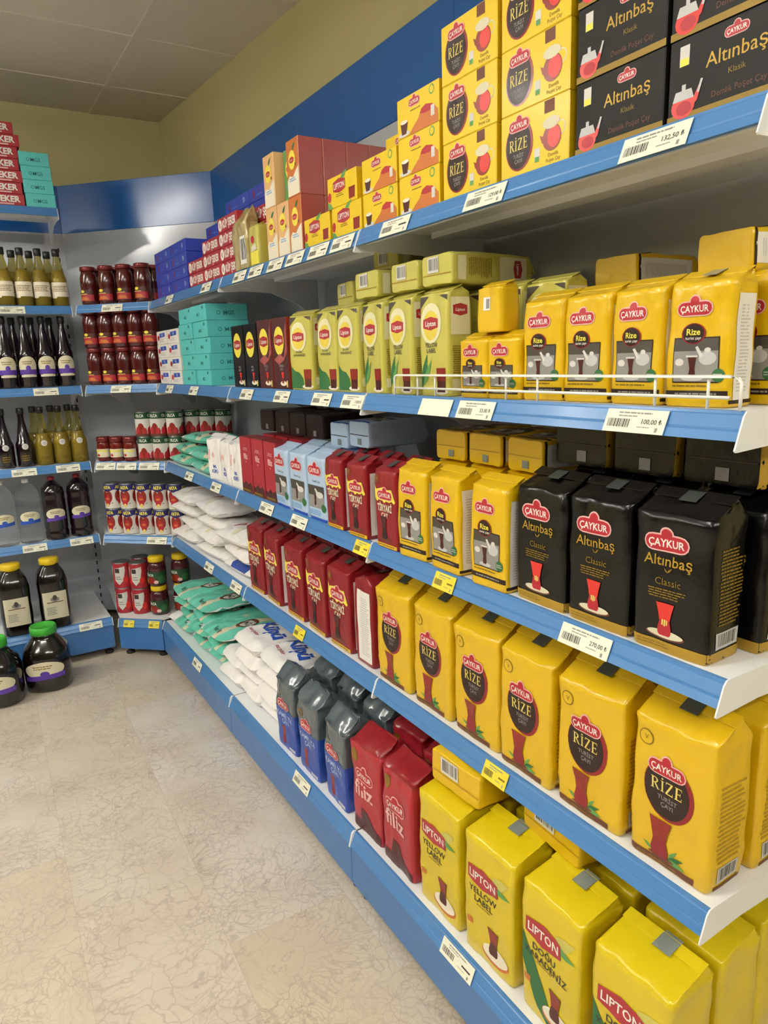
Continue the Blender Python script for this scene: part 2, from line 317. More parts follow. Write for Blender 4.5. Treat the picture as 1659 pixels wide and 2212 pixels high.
def A_rize(w, h):
    A = Art(w, h); A.ring(.15*w, .87*h, .098*w, 'gold_dk', 'yellow', .14); A.text('V', .15*w, .87*h, .06*w, 'gold_dk')
    A.ell(.48*w, .565*h, .32*w, .21*h, 'dkred', 30); A.ell(.455*w, .56*h, .285*w, .19*h, 'dkbrown', 30)
    caykur(A, .45*w, .715*h, .46*w); serif_rize(A, .455*w, .59*h, .085*h, .40*w, 'gold_lt')
    A.text('TURİST', .47*w, .505*h, .03*h, 'grey', .26*w); A.text('ÇAYI', .47*w, .46*h, .03*h, 'grey')
    leaf(A, .52*w, .10*h, .16*w, .9, 'green_lt'); leaf(A, .5*w, .085*h, .22*w, .35, 'green'); leaf(A, .5*w, .08*h, .24*w, -.05, 'green_lt'); leaf(A, .3*w, .09*h, .14*w, 2.6, 'green_lt')
    A.ell(.42*w, .075*h, .17*w, .014*h, 'brown', 14); tulip(A, .40*w, .07*h, .275*h, 'teared', 'dkred', None, False, 1.3)
    A.rect(.02*w, .012*h, .84*w, .058*h, 'brown'); A.lines(.06*w, .8*w, .02*h, .042*h, 1, 'gold_dk', 2)
    return A
def A_rize_side(d, h):
    A = Art(d, h); A.lines(.15*d, .9*d, .2*h, .74*h, 17, 'gold', 5); A.barcode(.22*d, .055*h, .8*d, .17*h, 'grey_lt'); A.rect(.15*d, .012*h, .9*d, .036*h, 'brown'); return A
def A_tiryaki(w, h):
    A = Art(w, h); A.ring(.17*w, .9*h, .1*w, 'gold_dk', 'dkred', .2); A.ell(.17*w, .9*h, .05*w, .05*w, 'gold_dk', 10)
    P = [(.02, .66), (.03, .82), (.12, .76), (.3, .78), (.45, .80), (.62, .77), (.82, .78), (.9, .72), (.98, .63), (.93, .605), (.8, .63), (.7, .61), (.55, .62), (.45, .59), (.38, .62), (.2, .625), (.12, .60)]
    A.poly([(a*w, b*h) for a, b in P], 'sun'); caykur(A, .5*w, .695*h, .66*w)
    A.text('TİRYAKİ', .47*w, .53*h, .085*h, 'label_cream', .68*w, .035); A.text('ÇAY', .47*w, .435*h, .06*h, 'label_cream', .32*w, .035)
    A.ell(.45*w, .115*h, .27*w, .03*h, 'brown', 16); tulip(A, .42*w, .12*h, .3*h, 'maroon', 'dkbrown', None, False, 1.0)
    A.rect(.02*w, .012*h, .98*w, .06*h, 'yellow'); A.lines(.06*w, .9*w, .024*h, .05*h, 1, 'brown', 4); return A
def A_whiteside(d, h, yel=False):
    A = Art(d, h); A.rect((.12 if yel else .18)*d, .05*h, (.85 if yel else .95)*d, .9*h, 'white'); A.lines(.26*d if yel else .36*d, (.7 if yel else .88)*d, .12*h, .82*h, 26, 'grey_lt', 7)
    if yel: A.rect(0, .03*h, d, .06*h, 'dkbrown')
    return A
def A_turist(w, h):
    A = Art(w, h); A.rect(.11*w, .2*h, .84*w, .57*h, 'dkbrown'); A.rect(.125*w, .21*h, .825*w, .46*h, 'grey'); A.rect(.125*w, .46*h, .825*w, .56*h, 'dgrey')
    A.ell(.66*w, .4*h, .14*w, .055*h, 'grey_lt'); A.poly([(.5*w, .5*h), (.46*w, .49*h), (.55*w, .4*h), (.6*w, .42*h)], 'offwhite'); A.ell(.66*w, .465*h, .05*w, .02*h, 'offwhite'); A.ell(.22*w, .37*h, .07*w, .03*h, 'offwhite')
    A.ell(.43*w, .235*h, .17*w, .022*h, 'grey_lt', 16); tulip(A, .42*w, .24*h, .17*h, 'maroon', 'teadark', None, False, .9); A.rect(.33*w, .41*h, .51*w, .425*h, 'offwhite')
    A.ell(.42*w, .60*h, .19*w, .085*h, 'dkred', 22); A.ell(.42*w, .6*h, .165*w, .078*h, 'dkbrown', 22)
    A.text('Rize', .42*w, .615*h, .05*h, 'sun', .26*w, .02); A.text('turist çayı', .42*w, .565*h, .024*h, 'white', .3*w, .01)
    caykur(A, .42*w, .80*h, .56*w); A.ell(.84*w, .26*h, .1*w, .1*w, 'green'); A.lines(.76*w, .94*w, .24*h, .28*h, 2, 'grey_lt', 3)
    A.lines(.1*w, .9*w, .16*h, .19*h, 1, 'gold_dk', 8); A.rect(.01*w, .085*h, .99*w, .135*h, 'dkbrown'); A.lines(.14*w, .9*w, .095*h, .125*h, 1, 'grey', 9); return A
def A_altin(w, h):
    A = Art(w, h); caykur(A, .42*w, .80*h, .56*w); A.text('Altınbaş', .45*w, .675*h, .075*h, 'gold', .68*w, .008)
    leaf(A, .45*w, .59*h, .07*w, 2.2, 'gold_dk'); leaf(A, .45*w, .59*h, .09*w, .8, 'gold_dk'); A.text('Classic', .47*w, .525*h, .05*h, 'gold_dk', .42*w, 0)
    A.lines(.2*w, .72*w, .40*h, .475*h, 4, 'gold_dk', 6); A.ell(.46*w, .135*h, .27*w, .035*h, 'brown', 20); A.ell(.46*w, .142*h, .25*w, .03*h, 'label_cream', 20)
    tulip(A, .45*w, .13*h, .24*h, 'teabright', 'badge', None, True, 1.25)
    A.rect(0, .0*h, w, .085*h, 'gold'); A.lines(.05*w, .6*w, .03*h, .07*h, 2, 'gold_dk', 3); return A
def A_altin_side(d, h):
    A = Art(d, h); A.rect(0, 0, d, .085*h, 'gold'); A.lines(.25*d, .95*d, .26*h, .8*h, 22, 'gold_dk', 8); A.barcode(.2*d, .1*h, .9*d, .22*h, 'grey_lt', 4); return A
def A_filiz(w, h):
    A = Art(w, h); A.text('ÇAYKUR', .5*w, .80*h, .03*h, 'badge_edge', .5*w, .02); A.rect(.28*w, .765*h, .72*w, .772*h, 'badge_edge'); A.text('filiz', .5*w, .66*h, .10*h, 'badge_edge', .55*w, .03)
    A.ell(.5*w, .56*h, .03*w, .03*w, 'badge_edge', 8)
    A.poly([(.02*w, .0), (.98*w, .0), (.98*w, .12*h), (.8*w, .2*h), (.6*w, .15*h), (.4*w, .21*h), (.2*w, .14*h), (.02*w, .17*h)], 'maroon'); A.rect(.05*w, .02*h, .75*w, .06*h, 'gold_dk'); return A
def A_filizbag(w, h):
    A = Art(w, h); A.ell(.16*w, .87*h, .1*w, .14*w, 'gold_dk'); caykur(A, .46*w, .67*h, .6*w); A.text('filiz', .44*w, .51*h, .17*h, 'badge_edge', .78*w, .02); A.lines(.4*w, .62*w, .435*h, .45*h, 1, 'badge_edge', 3)
    A.poly([(.02*w, .0), (.98*w, .0), (.98*w, .1*h), (.7*w, .13*h), (.55*w, .27*h), (.35*w, .3*h), (.3*w, .13*h), (.02*w, .12*h)], 'maroon'); return A
def A_kam(w, h):
    A = Art(w, h); A.poly([(0, 0), (w, 0), (w, .60*h), (0, .60*h)], 'blue'); A.ring(.18*w, .80*h, .1*w, 'gold_dk', 'kam_grey', .4)
    caykur(A, .42*w, .66*h, .56*w); A.text('KAMELYA', .48*w, .5*h, .07*h, 'ltblue', .8*w, .015); A.text('ÇAYI', .48*w, .41*h, .06*h, 'ltblue', .4*w, .015)
    tulip(A, .36*w, .07*h, .26*h, 'teared', 'dkred', None, False, .9); A.rect(.6*w, .03*h, .92*w, .07*h, 'grey_lt'); return A
def A_lblue(w, h):
    A = Art(w, h); A.rect(.03*w, .2*h, .9*w, .52*h, 'grey'); A.rect(.03*w, .40*h, .9*w, .56*h, 'dgrey'); A.ell(.66*w, .42*h, .2*w, .05*h, 'offwhite'); A.poly([(.45*w, .52*h), (.4*w, .5*h), (.6*w, .36*h), (.7*w, .4*h)], 'offwhite')
    tulip(A, .42*w, .24*h, .17*h, 'maroon', 'teadark', 'grey_lt', False, .9); caykur(A, .44*w, .80*h, .7*w); A.text('Demlik Çayı', .5*w, .63*h, .035*h, 'dgrey', .84*w, 0)
    A.ell(.86*w, .22*h, .12*w, .12*w, 'green'); A.lines(.05*w, .8*w, .08*h, .17*h, 3, 'sky', 5); A.rect(0, 0, w, .045*h, 'bluetxt'); return A
def A_lbrick(w, h, kara=False):
    A = Art(w, h); leaf(A, .55*w, .72*h, .45*w, .5, 'olive_pouch', .4); leaf(A, .6*w, .72*h, .36*w, -.05, 'green_lt')
    if kara:
        A.poly([(.01*w, .64*h), (.16*w, .52*h), (.3*w, .4*h), (.5*w, .2*h), (.7*w, .05*h), (.55*w, 0), (.3*w, .1*h), (.1*w, .3*h), (.01*w, .4*h)], 'green')
    lipton(A, .40*w, .70*h, .62*w)
    if kara: A.text('DOĞU', .42*w, .57*h, .05*h, 'ink', .4*w, .012); A.text('KARADENİZ', .46*w, .50*h, .05*h, 'ink', .74*w, .012)
    else: A.text('YELLOW', .40*w, .57*h, .05*h, 'ink', .56*w, .012); A.text('LABEL', .42*w, .505*h, .05*h, 'ink', .44*w, .012)
    A.lines(.28*w, .6*w, .45*h, .47*h, 1, 'gold_dk', 3); A.rect(.06*w, .24*h, .17*w, .29*h, 'orange')
    A.ell(.66*w, .13*h, .27*w, .075*h, 'orange', 20); A.ell(.66*w, .145*h, .25*w, .065*h, 'cream', 20); tulip(A, .62*w, .13*h, .22*h, 'teared', 'maroon', None, False, 1.15); return A
def A_lpouch(w, h, kara=False):
    A = Art(w, h); A.ell(.42*w, .72*h, .36*w, .2*h, 'pouch_pale', 24); A.ell(.42*w, .70*h, .25*w, .145*h, 'pouch_sun', 24); lipton(A, .42*w, .72*h, .5*w, 'Lipton')
    A.poly([(.01*w, .86*h), (.01*w, .985*h), (.35*w, .985*h), (.2*w, .93*h)], 'dgrey'); A.poly([(.99*w, .93*h), (.99*w, .985*h), (.72*w, .985*h)], 'dgrey')
    if kara:
        A.poly([(.01*w, .02*h), (.6*w, .02*h), (.55*w, .16*h), (.4*w, .24*h), (.2*w, .26*h), (.01*w, .34*h)], 'green'); A.text('DOĞU', .44*w, .52*h, .03*h, 'ink', .3*w); A.text('KARADENİZ', .46*w, .475*h, .03*h, 'ink', .56*w)
    else:
        A.text('YELLOW', .44*w, .51*h, .045*h, 'dgrey', .44*w, .01); A.text('LABEL', .44*w, .455*h, .045*h, 'dgrey', .36*w, .01)
        leaf(A, .06*w, .1*h, .34*h, 1.25, 'green', .25); leaf(A, .1*w, .1*h, .32*h, 1.0, 'green_lt', .22); leaf(A, .02*w, .05*h, .2*h, 1.5, 'green', .3)
    A.ell(.74*w, .045*h, .24*w, .03*h, 'cream'); A.poly([(.62*w, .04*h), (.9*w, .04*h), (.94*w, .28*h), (.62*w, .28*h)], 'teadark'); A.poly([(.615*w, .15*h), (.92*w, .15*h), (.94*w, .28*h), (.62*w, .28*h)], 'teared')
    return A
def A_lpside(d, h):
    A = Art(d, h); A.rect(.1*d, .07*h, .9*d, .17*h, 'pouch_pale'); A.lines(.15*d, .85*d, .2*h, .5*h, 14, 'gold_dk', 5); A.rect(.1*d, .6*h, .9*d, .96*h, 'pouch_pale')
    A.poly([(.2*d, .88*h), (.5*d, .9*h), (.8*d, .88*h), (.8*d, .80*h), (.5*d, .78*h), (.2*d, .8*h)], 'red'); A.text('Lipton', .5*d, .84*h, .03*h, 'white', .5*d, .02); return A
def A_dark(w, h, c='black'):
    A = Art(w, h); A.ell(.46*w, .68*h, .32*w, .2*h, 'sun', 24); lipton(A, .46*w, .69*h, .56*w, 'Lipton'); A.text('EARL' if c == 'black' else 'BERGA', .55*w, .33*h, .035*h, 'grey', .5*w); A.text('GREY' if c == 'black' else 'MOT', .55*w, .28*h, .035*h, 'grey', .4*w)
    if c != 'black': A.poly([(.7*w, .4*h), (.98*w, .52*h), (.98*w, .95*h), (.84*w, .8*h), (.86*w, .6*h)], 'redbrown'); A.poly([(.1*w, .42*h), (.4*w, .34*h), (.8*w, .42*h), (.5*w, .5*h)], 'redbrown')
    A.ell(.62*w, .08*h, .2*w, .035*h, 'cream'); tulip(A, .6*w, .08*h, .16*h, 'teabright', 'teared', None, False, 1.2); A.rect(.82*w, .03*h, .9*w, .12*h, 'gold_lt'); return A
def A_rizebox(w, h):
    A = Art(w, h); A.ell(.29*w, .48*h, .21*w, .40*h, 'dkred', 28); A.ell(.28*w, .48*h, .185*w, .37*h, 'dkbrown', 28); caykur(A, .29*w, .79*h, .3*w)
    serif_rize(A, .28*w, .5*h, .18*h, .28*w, 'gold_lt'); A.text('TURİST', .28*w, .32*h, .06*h, 'grey', .16*w); A.text('ÇAYI', .28*w, .24*h, .06*h, 'grey', .12*w)
    A.ring(.89*w, .52*h, .07*w, 'label_cream', 'yellow_box', .2); A.ell(.77*w, .42*h, .13*w, .2*h, 'teared', 20); A.ell(.8*w, .42*h, .09*w, .16*h, 'teabright', 20); A.ell(.76*w, .64*h, .12*w, .09*h, 'label_cream', 16); A.poly([(.6*w, .5*h), (.66*w, .46*h), (.68*w, .34*h), (.63*w, .38*h)], 'teared')
    A.rect(.66*w, .80*h, .80*w, .985*h, 'brown'); A.rect(.52*w, .16*h, .60*w, .33*h, 'offwhite'); A.rect(.53*w, .12*h, .59*w, .2*h, 'green_lt')
    A.text('Demlik', .79*w, .17*h, .055*h, 'gold_dk', .16*w); A.text('Poşet Çay', .79*w, .09*h, .055*h, 'gold_dk', .2*w); return A
def A_altinbox(w, h):
    A = Art(w, h); A.rect(0, 0, w, .09*h, 'gold_dk'); A.rect(.1*w, .66*h, .19*w, .90*h, 'offwhite'); A.rect(.105*w, .66*h, .185*w, .75*h, 'sun')
    teapot(A, .15*w, .03*h, .42*h); caykur(A, .60*w, .84*h, .2*w); A.text('Altınbaş', .60*w, .62*h, .17*h, 'gold', .52*w, .004)
    A.text('Klasik', .62*w, .41*h, .07*h, 'gold_dk', .16*w, 0); A.text('Demlik Poşet Çay', .64*w, .2*h, .075*h, 'brown', .46*w, 0); return A
def A_filterbox(w, h):
    A = Art(w, h); caykur(A, .43*w, .78*h, .26*w); A.lines(.33*w, .62*w, .56*h, .62*h, 1, 'gold_dk', 3); A.ring(.84*w, .84*h, .06*w, 'green_lt', 'yellow_box', .3)
    A.poly([(.3*w, .0), (.4*w, .16*h), (.52*w, .3*h), (.6*w, .5*h), (.7*w, .56*h), (.85*w, .5*h), (.98*w, .3*h), (.98*w, 0)], 'orange'); A.poly([(.56*w, .4*h), (.6*w, .5*h), (.7*w, .56*h), (.85*w, .5*h), (.8*w, .36*h), (.66*w, .36*h)], 'badge')
    A.rect(.82*w, .2*h, .9*w, .46*h, 'offwhite'); A.ell(.18*w, .08*h, .14*w, .07*h, 'offwhite'); A.poly([(.12*w, .07*h), (.23*w, .07*h), (.27*w, .36*h), (.09*w, .36*h)], 'maroon'); A.ell(.18*w, .38*h, .09*w, .05*h, 'cream'); return A
def A_liptonbox(w, h):
    A = Art(w, h); leaf(A, .45*w, .78*h, .3*w, .5, 'green_lt'); lipton(A, .42*w, .66*h, .42*w); A.lines(.3*w, .56*w, .3*h, .42*h, 2, 'gold_dk', 4); A.ell(.07*w, .38*h, .06*w, .16*h, 'badge')
    A.poly([(.74*w, .1*h), (.93*w, .1*h), (.95*w, .46*h), (.74*w, .46*h)], 'teared'); A.poly([(0, 0), (.18*w, 0), (.1*w, .18*h), (0, .22*h)], 'green_lt'); return A
def A_tall(w, h, c, low='cream'):
    A = Art(w, h); A.poly([(.03*w, .02*h), (.97*w, .02*h), (.97*w, .5*h), (.7*w, .42*h), (.5*w, .34*h), (.2*w, .38*h), (.03*w, .3*h)], low); A.ell(.46*w, .64*h, .27*w, .17*h, 'sun'); leaf(A, .5*w, .8*h, .36*w, .7, 'green', .35); A.ell(.44*w, .64*h, .2*w, .055*h, 'badge'); A.text('Lipton', .44*w, .64*h, .04*h, 'badge_edge', .3*w, .01)
    A.ell(.74*w, .54*h, .05*w, .03*h, 'brown'); A.lines(.2*w, .8*w, .26*h, .34*h, 2, 'sky', 3); return A
def A_kup(w, h):
    A = Art(w, h); A.ell(.13*w, .5*h, .4*h, .4*h, 'white', 18); A.text('K', .13*w, .5*h, .34*h, 'sugarbox', None, .02); A.text('KÜP ŞEKER', .6*w, .5*h, .5*h, 'white', .68*w, .04)
    return A
def A_seker(w, h):
    A = Art(w, h); A.text('KÜP', .2*w, .57*h, .5*h, 'white', .3*w, .04); A.text('ŞEKER', .69*w, .57*h, .5*h, 'white', .56*w, .04); A.rect(.05*w, .08*h, .8*w, .2*h, 'badge_edge'); return A
def A_bluebox(w, h):
    A = Art(w, h); A.ell(.2*w, .5*h, .14*h, .3*h, 'dkred'); A.text('ŞS', .82*w, .55*h, .3*h, 'ltblue', .1*w, .02); A.lines(.3*w, .6*w, .3*h, .42*h, 1, 'sky', 2); return A
def A_mgs(w, h):
    A = Art(w, h); A.ring(.3*w, .45*h, .12*h, 'teal_dk', 'teal', .3); A.text('MGS', .55*w, .45*h, .26*h, 'teal_dk', .44*w, .01); return A
def A_mgsend(w, h):
    A = Art(w, h); A.text('MGS', .5*w, .42*h, .2*h, 'teal_dk', .5*w, .01); A.ell(.8*w, .8*h, .05*w, .1*h, 'teal_dk', 10); return A
def A_zu(w, h):
    A = Art(w, h); A.poly([(.3*w, .5*h), (.85*w, .55*h), (.85*w, .85*h), (.3*w, .82*h)], 'bluetxt'); A.text('TUZ', .58*w, .68*h, .16*h, 'white', .4*w, .02); A.ell(.18*w, .5*h, .1*w, .2*h, 'badge'); A.lines(.2*w, .8*w, .15*h, .4*h, 3, 'grey_lt', 3); return A
def A_bal(w, h):
    A = Art(w, h); A.text('BAL', .5*w, .34*h, .07*h, 'bluetxt', .6*w, .03); A.text('KÜPÜ', .5*w, .22*h, .08*h, 'bluetxt', .8*w, .03); A.ell(.4*w, .62*h, .1*w, .07*h, 'badge_edge'); A.rect(.1*w, .5*h, .2*w, .75*h, 'badge_edge'); return A
def A_tag(w, h, price='', c='tag'):
    A = Art(w, h); A.lines(.2*w, .85*w, .78*h, .92*h, 1, 'grey', 3); A.lines(.2*w, .6*w, .66*h, .76*h, 1, 'grey', 5)
    R = random.Random(4); x = .06*w; A.ly += 1; A.hold = True
    while x < .42*w:
        e = x+w*R.choice((.008, .014, .02)); A.rect(x, .22*h, e, .58*h, 'ink'); x = e+w*R.choice((.01, .015))
    A.hold = False
    if price: A.text(price, .78*w, .5*h, .2*h, 'ink', .36*w, .01)
    else: A.rect(.66*w, .44*h, .92*w, .54*h, 'ink' if c == 'tag' else 'gold_dk')
    A.lines(.55*w, .82*w, .22*h, .3*h, 1, 'grey', 6); A.rect(.86*w, .08*h, .9*w, .26*h, 'grey'); return A
# ------------------------------------------------------------------ tagging, placing, copying
def tag(o, label, cat, group=None):
    o['label'] = label; o['category'] = cat
    if group: o['group'] = group
    return o
def struct(o): o['kind'] = 'structure'; return o
def empty(name): o = bpy.data.objects.new(name, None); o.empty_display_size = .05; COL.objects.link(o); return o
def copy_tree(o, parent=None):
    c = o.copy(); COL.objects.link(c); c.parent = parent
    for k in ('label', 'category', 'group'):
        if k in c and parent: del c[k]
    for ch in list(o.children): copy_tree(ch, c)
    return c
USED = set()
class Kind:
    def __init__(s, root, cat, dims): s.root = root; s.cat = cat; s.w, s.d, s.h = dims
    def put(s, loc, rz, label, group=None, rx=0, ry=0, scale=None):
        if s.root.name in USED: o = copy_tree(s.root)
        else: o = s.root; USED.add(o.name)
        o.rotation_mode = 'XYZ'; o.location = loc; o.rotation_euler = (rx, ry, rz)
        if scale: o.scale = scale
        if 'group' in o: del o['group']
        tag(o, label, s.cat, group); return o
ZS = {1: 1.787, 2: 1.401, 3: 1.017, 4: .633, 0: .200}
SN = {1: 'top', 2: 'second', 3: 'third', 4: 'fourth', 0: 'bottom'}
def R(k, sh, y, xf, label, group=None, dz=0, yaw=0, **kw):   # on the right run: y centre, xf = x of the front face
    return k.put((xf+k.d/2, y, ZS[sh]+dz+.0005), -PI/2+yaw, label, group, **kw)
def Ls(k, z, x, yf, label, group=None, dz=0, yaw=0, **kw):   # on the back-wall run
    return k.put((x, yf+k.d/2, z+dz+.0005), yaw, label, group, **kw)
C0, D0 = Vector((0, 2.006)), Vector((-.283, 2.284)); DU = (C0-D0).normalized(); DN = Vector((-DU.y, DU.x))
DANG = math.atan2(DU.y, DU.x)
def Dg(k, sh, s, back, label, group=None, dz=0, yaw=0, **kw):  # on the corner shelf: s along the front, back = depth of the front of the item
    p = D0+DU*s+DN*(back+k.d/2)
    return k.put((p.x, p.y, ZS[sh]+dz+.0005), DANG+yaw, label, group, **kw)
ORD = ['first', 'second', 'third', 'fourth', 'fifth', 'sixth', 'seventh', 'eighth', 'ninth', 'tenth', 'eleventh', 'twelfth']
def od(i, n, right=True):
    if n == 1: return 'only one'
    if i == 0: return 'leftmost'
    if i == n-1: return 'rightmost'
    if i < n/2: return ORD[i]+' from left'
    return ORD[n-1-i]+' from right'
def lv(j, n):
    if j == 0: return 'lowest'
    if j == n-1: return 'topmost'
    return ORD[j]+' from below'
# ------------------------------------------------------------------ product builders
def carton(name, w, d, h, base, art=None, side=None, cat='box', left=None, bmatside=None):
    mb = MB(); mb.rbox(-w/2, w/2, -d/2, d/2, 0, h, base)
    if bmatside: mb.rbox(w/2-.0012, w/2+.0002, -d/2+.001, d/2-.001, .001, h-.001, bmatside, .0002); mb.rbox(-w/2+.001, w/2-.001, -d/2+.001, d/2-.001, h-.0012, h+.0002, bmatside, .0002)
    if art: stick(mb, art, plane((-w/2, -d/2, 0), (1, 0, 0), (0, 0, 1), (0, -1, 0)), None, .0002, .00016)
    if side: stick(mb, side, plane((w/2, -d/2, 0), (0, 1, 0), (0, 0, 1), (1, 0, 0)), None, .0002, .00016)
    if left: stick(mb, left, plane((-w/2, d/2, 0), (0, -1, 0), (0, 0, 1), (-1, 0, 0)), None, .0002, .00016)
    o = mb.obj(name); return Kind(o, cat, (w, d, h))
def pack(name, w, d, h, base, art=None, side=None, rise=.03, ridge=.1, amp=.0012, seed=0, tape='tape', topmat=None, split_v=None, flap=True, crump=0, cat='tea pack', taper=0, tape_u=0, bottom=None):
    """soft foil brick: base centre at origin, front at -Y; body h tall to the shoulder, then a folded roof"""
    mb = MB(); nx, ny, nz = 14, 7, 20; r = .007; hb = h
    def edge(L, n):
        f = r/L; return [0]+[f+(1-2*f)*i/(n-1) for i in range(n)]
    ring = []   # x,y,nx,ny
    for (ax, ay), (bx, by), nn, n in (((-w/2, -d/2), (w/2, -d/2), (0, -1), nx), ((w/2, -d/2), (w/2, d/2), (1, 0), ny), ((w/2, d/2), (-w/2, d/2), (0, 1), nx), ((-w/2, d/2), (-w/2, -d/2), (-1, 0), ny)):
        L = math.hypot(bx-ax, by-ay)
        for i, t in enumerate(edge(L, n)):
            x, y = ax+(bx-ax)*t, ay+(by-ay)*t; q = nn
            if i == 0: x *= 1-.3*r/(w/2); y *= 1-.3*r/(d/2); q = (math.copysign(.7, x), math.copysign(.7, y))
            ring.append((x, y, q[0], q[1]))
    n = len(ring); zs = [0, .004]+[.004+(hb-.004)*(i+1)/nz for i in range(nz)]
    S = Vector((seed*7.3, seed*3.1, seed*5.7))
    def disp(p, q, z):
        k = 1.35*amp*(1+1.6*max(0, z/hb-.72)*3) ; nn = noise.noise(Vector((p[0], p[1], z))*17+S)
        n2 = noise.noise(Vector((p[0]*1.3, p[1]*1.3, z*.6))*42+S)
        e = k*(nn*1.5+n2*.8)
        if rise > .033 and not crump: e += .0016*(math.exp(-((z/hb-.235-.02*math.sin(p[0]*30+seed))/.012)**2)-.7*math.exp(-((z/hb-.26-.02*math.sin(p[0]*30+seed))/.014)**2))
        if crump: e += crump*(noise.noise(Vector((p[0], p[1], z))*26+S*1.7))*(.25+max(0, z/hb-.55)*3)
        return e
    V = []
    for z in zs:
        t = z/hb; b = 1+.02*math.sin(PI*min(1, t))-taper*t
        if z == 0: b = .965
        for x, y, qx, qy in ring:
            e = disp((x, y), (qx, qy), z)
            X = x*b*(1 if z else .99)+qx*e; Yv = y*(1+.05*math.sin(PI*t))*(1 if z else .97)+qy*e
            V.append((X, Yv, z))
    grid = V[:]
    RT = [(.10, .06, .02), (.28, .22, .06), (.55, .5, .10), (.8, .78, .08), (1, .955, .04)]
    yr = ridge*d
    for t, k, bow in RT:
        for x, y, qx, qy in ring:
            zz = hb+rise*t; Yv = y+(yr-y)*k; X = x*(1-taper)*(1+.012*t)*(1-(.15*t*(1-abs(y)/(d/2)) if abs(qx) > .9 else 0))
            e = amp*2.2*noise.noise(Vector((x, y, zz))*26+S) + crump*1.6*noise.noise(Vector((x, y, zz))*30+S*2)
            V.append((X+qx*e*.6, Yv, zz+bow*rise*.35*(1 if abs(qx) < .5 else .2)+e))
    rows = len(zs)+len(RT); F = []; top = topmat or base
    for i in range(rows-1):
        for k in range(n): F.append((i*n+k, i*n+(k+1) % n, (i+1)*n+(k+1) % n, (i+1)*n+k))
    nb = (len(zs)-1)*n
    mb.add(V, F[:nb], base, True); o0 = len(mb.v)-len(V)
    if split_v:
        pass
    k_ = mb.mi(top)
    for f in F[nb:]: mb.f.append(tuple(i+o0 for i in f)); mb.m.append(k_); mb.s.append(True)
    mb.f.append(tuple(range(n))[::-1]); mb.m.append(mb.mi(base)); mb.s.append(False)
    mb.f.append(tuple((rows-1)*n+k for k in range(n))); mb.m.append(k_); mb.s.append(False)
    def surf(cols):
        xs = [0]
        for a, b in zip(cols, cols[1:]): xs.append(xs[-1]+math.hypot(ring[b % n][0]-ring[a % n][0], ring[b % n][1]-ring[a % n][1]))
        tot = xs[-1]
        def f(u, v, e):
            u = min(max(u, 0), tot*.9999); v = min(max(v, 0), hb*.9999)
            i = max(j for j in range(len(xs)) if xs[j] <= u); i = min(i, len(xs)-2); fu = (u-xs[i])/(xs[i+1]-xs[i])
            j = max(q for q in range(len(zs)) if zs[q] <= v); j = min(j, len(zs)-2); fv = (v-zs[j])/(zs[j+1]-zs[j])
            g = lambda a, b: Vector(grid[b*n+cols[a] % n])
            p00, p10, p01, p11 = g(i, j), g(i+1, j), g(i, j+1), g(i+1, j+1)
            p = p00*(1-fu)*(1-fv)+p10*fu*(1-fv)+p01*(1-fu)*fv+p11*fu*fv
            nrm = (p10-p00).cross(p01-p00).normalized(); return p+nrm*e
        return f, tot
    if art:
        f, tot = surf(list(range(0, nx+2))); stick(mb, art(tot, hb), f, .0085, .0006, .00026)
    if side:
        f, tot = surf(list(range(nx+1, nx+1+ny+2))); stick(mb, side(tot, hb), f, .011, .0007, .00012)
    if bottom: stick(mb, bottom(w, d), plane((-w/2, d/2, 0), (1, 0, 0), (0, -1, 0), (0, 0, -1)), None, .0012, .0001)
    if flap:   # folded end flap lying on the front slope of the roof
        a = math.atan2(rise*.9, d/2+yr); fx = w*.5*(1-taper)
        P = []
        for s_ in (0, .5, 1):
            l = .022*s_; P.append((yr-l*math.cos(a), hb+rise*1.04-l*math.sin(a)+.0025*(1-s_)+.0015))
        vv = []; 
        for q in P: vv += [(-fx, q[0], q[1]), (fx, q[0], q[1]), (-fx, q[0], q[1]-.0016), (fx, q[0], q[1]-.0016)]
        mb.add(vv, [(0, 4, 5, 1), (4, 8, 9, 5), (2, 3, 7, 6), (6, 7, 11, 10), (0, 1, 3, 2), (8, 10, 11, 9), (0, 2, 6, 4), (4, 6, 10, 8), (1, 5, 7, 3), (5, 9, 11, 7)], top)
    if tape:
        root = empty(name); mb.obj('bag', root); a = math.atan2(rise*.9, d/2+yr); tb = MB(); l0, l1 = -.008, .034; P = []
        for t in (0, .33, .66, 1):
            l = l0+(l1-l0)*t; P.append((yr-l*math.cos(a) if l > 0 else yr-l*.8, hb+rise*1.04-abs(l)*math.sin(a)+.0052-.001*t))
        hw = w*.11; vv = []
        for q in P: vv += [(tape_u-hw, q[0], q[1]), (tape_u+hw, q[0], q[1]), (tape_u-hw, q[0], q[1]-.0006), (tape_u+hw, q[0], q[1]-.0006)]
        ff = []
        for i in range(3): b = i*4; ff += [(b, b+4, b+5, b+1), (b+2, b+3, b+7, b+6), (b, b+2, b+6, b+4), (b+1, b+5, b+7, b+3)]
        ff += [(0, 1, 3, 2), (12, 14, 15, 13)]; tb.add(vv, ff, tape); tb.obj('closure_tape', root)
    else: root = mb.obj(name)
    return Kind(root, cat, (w, d, h+rise))
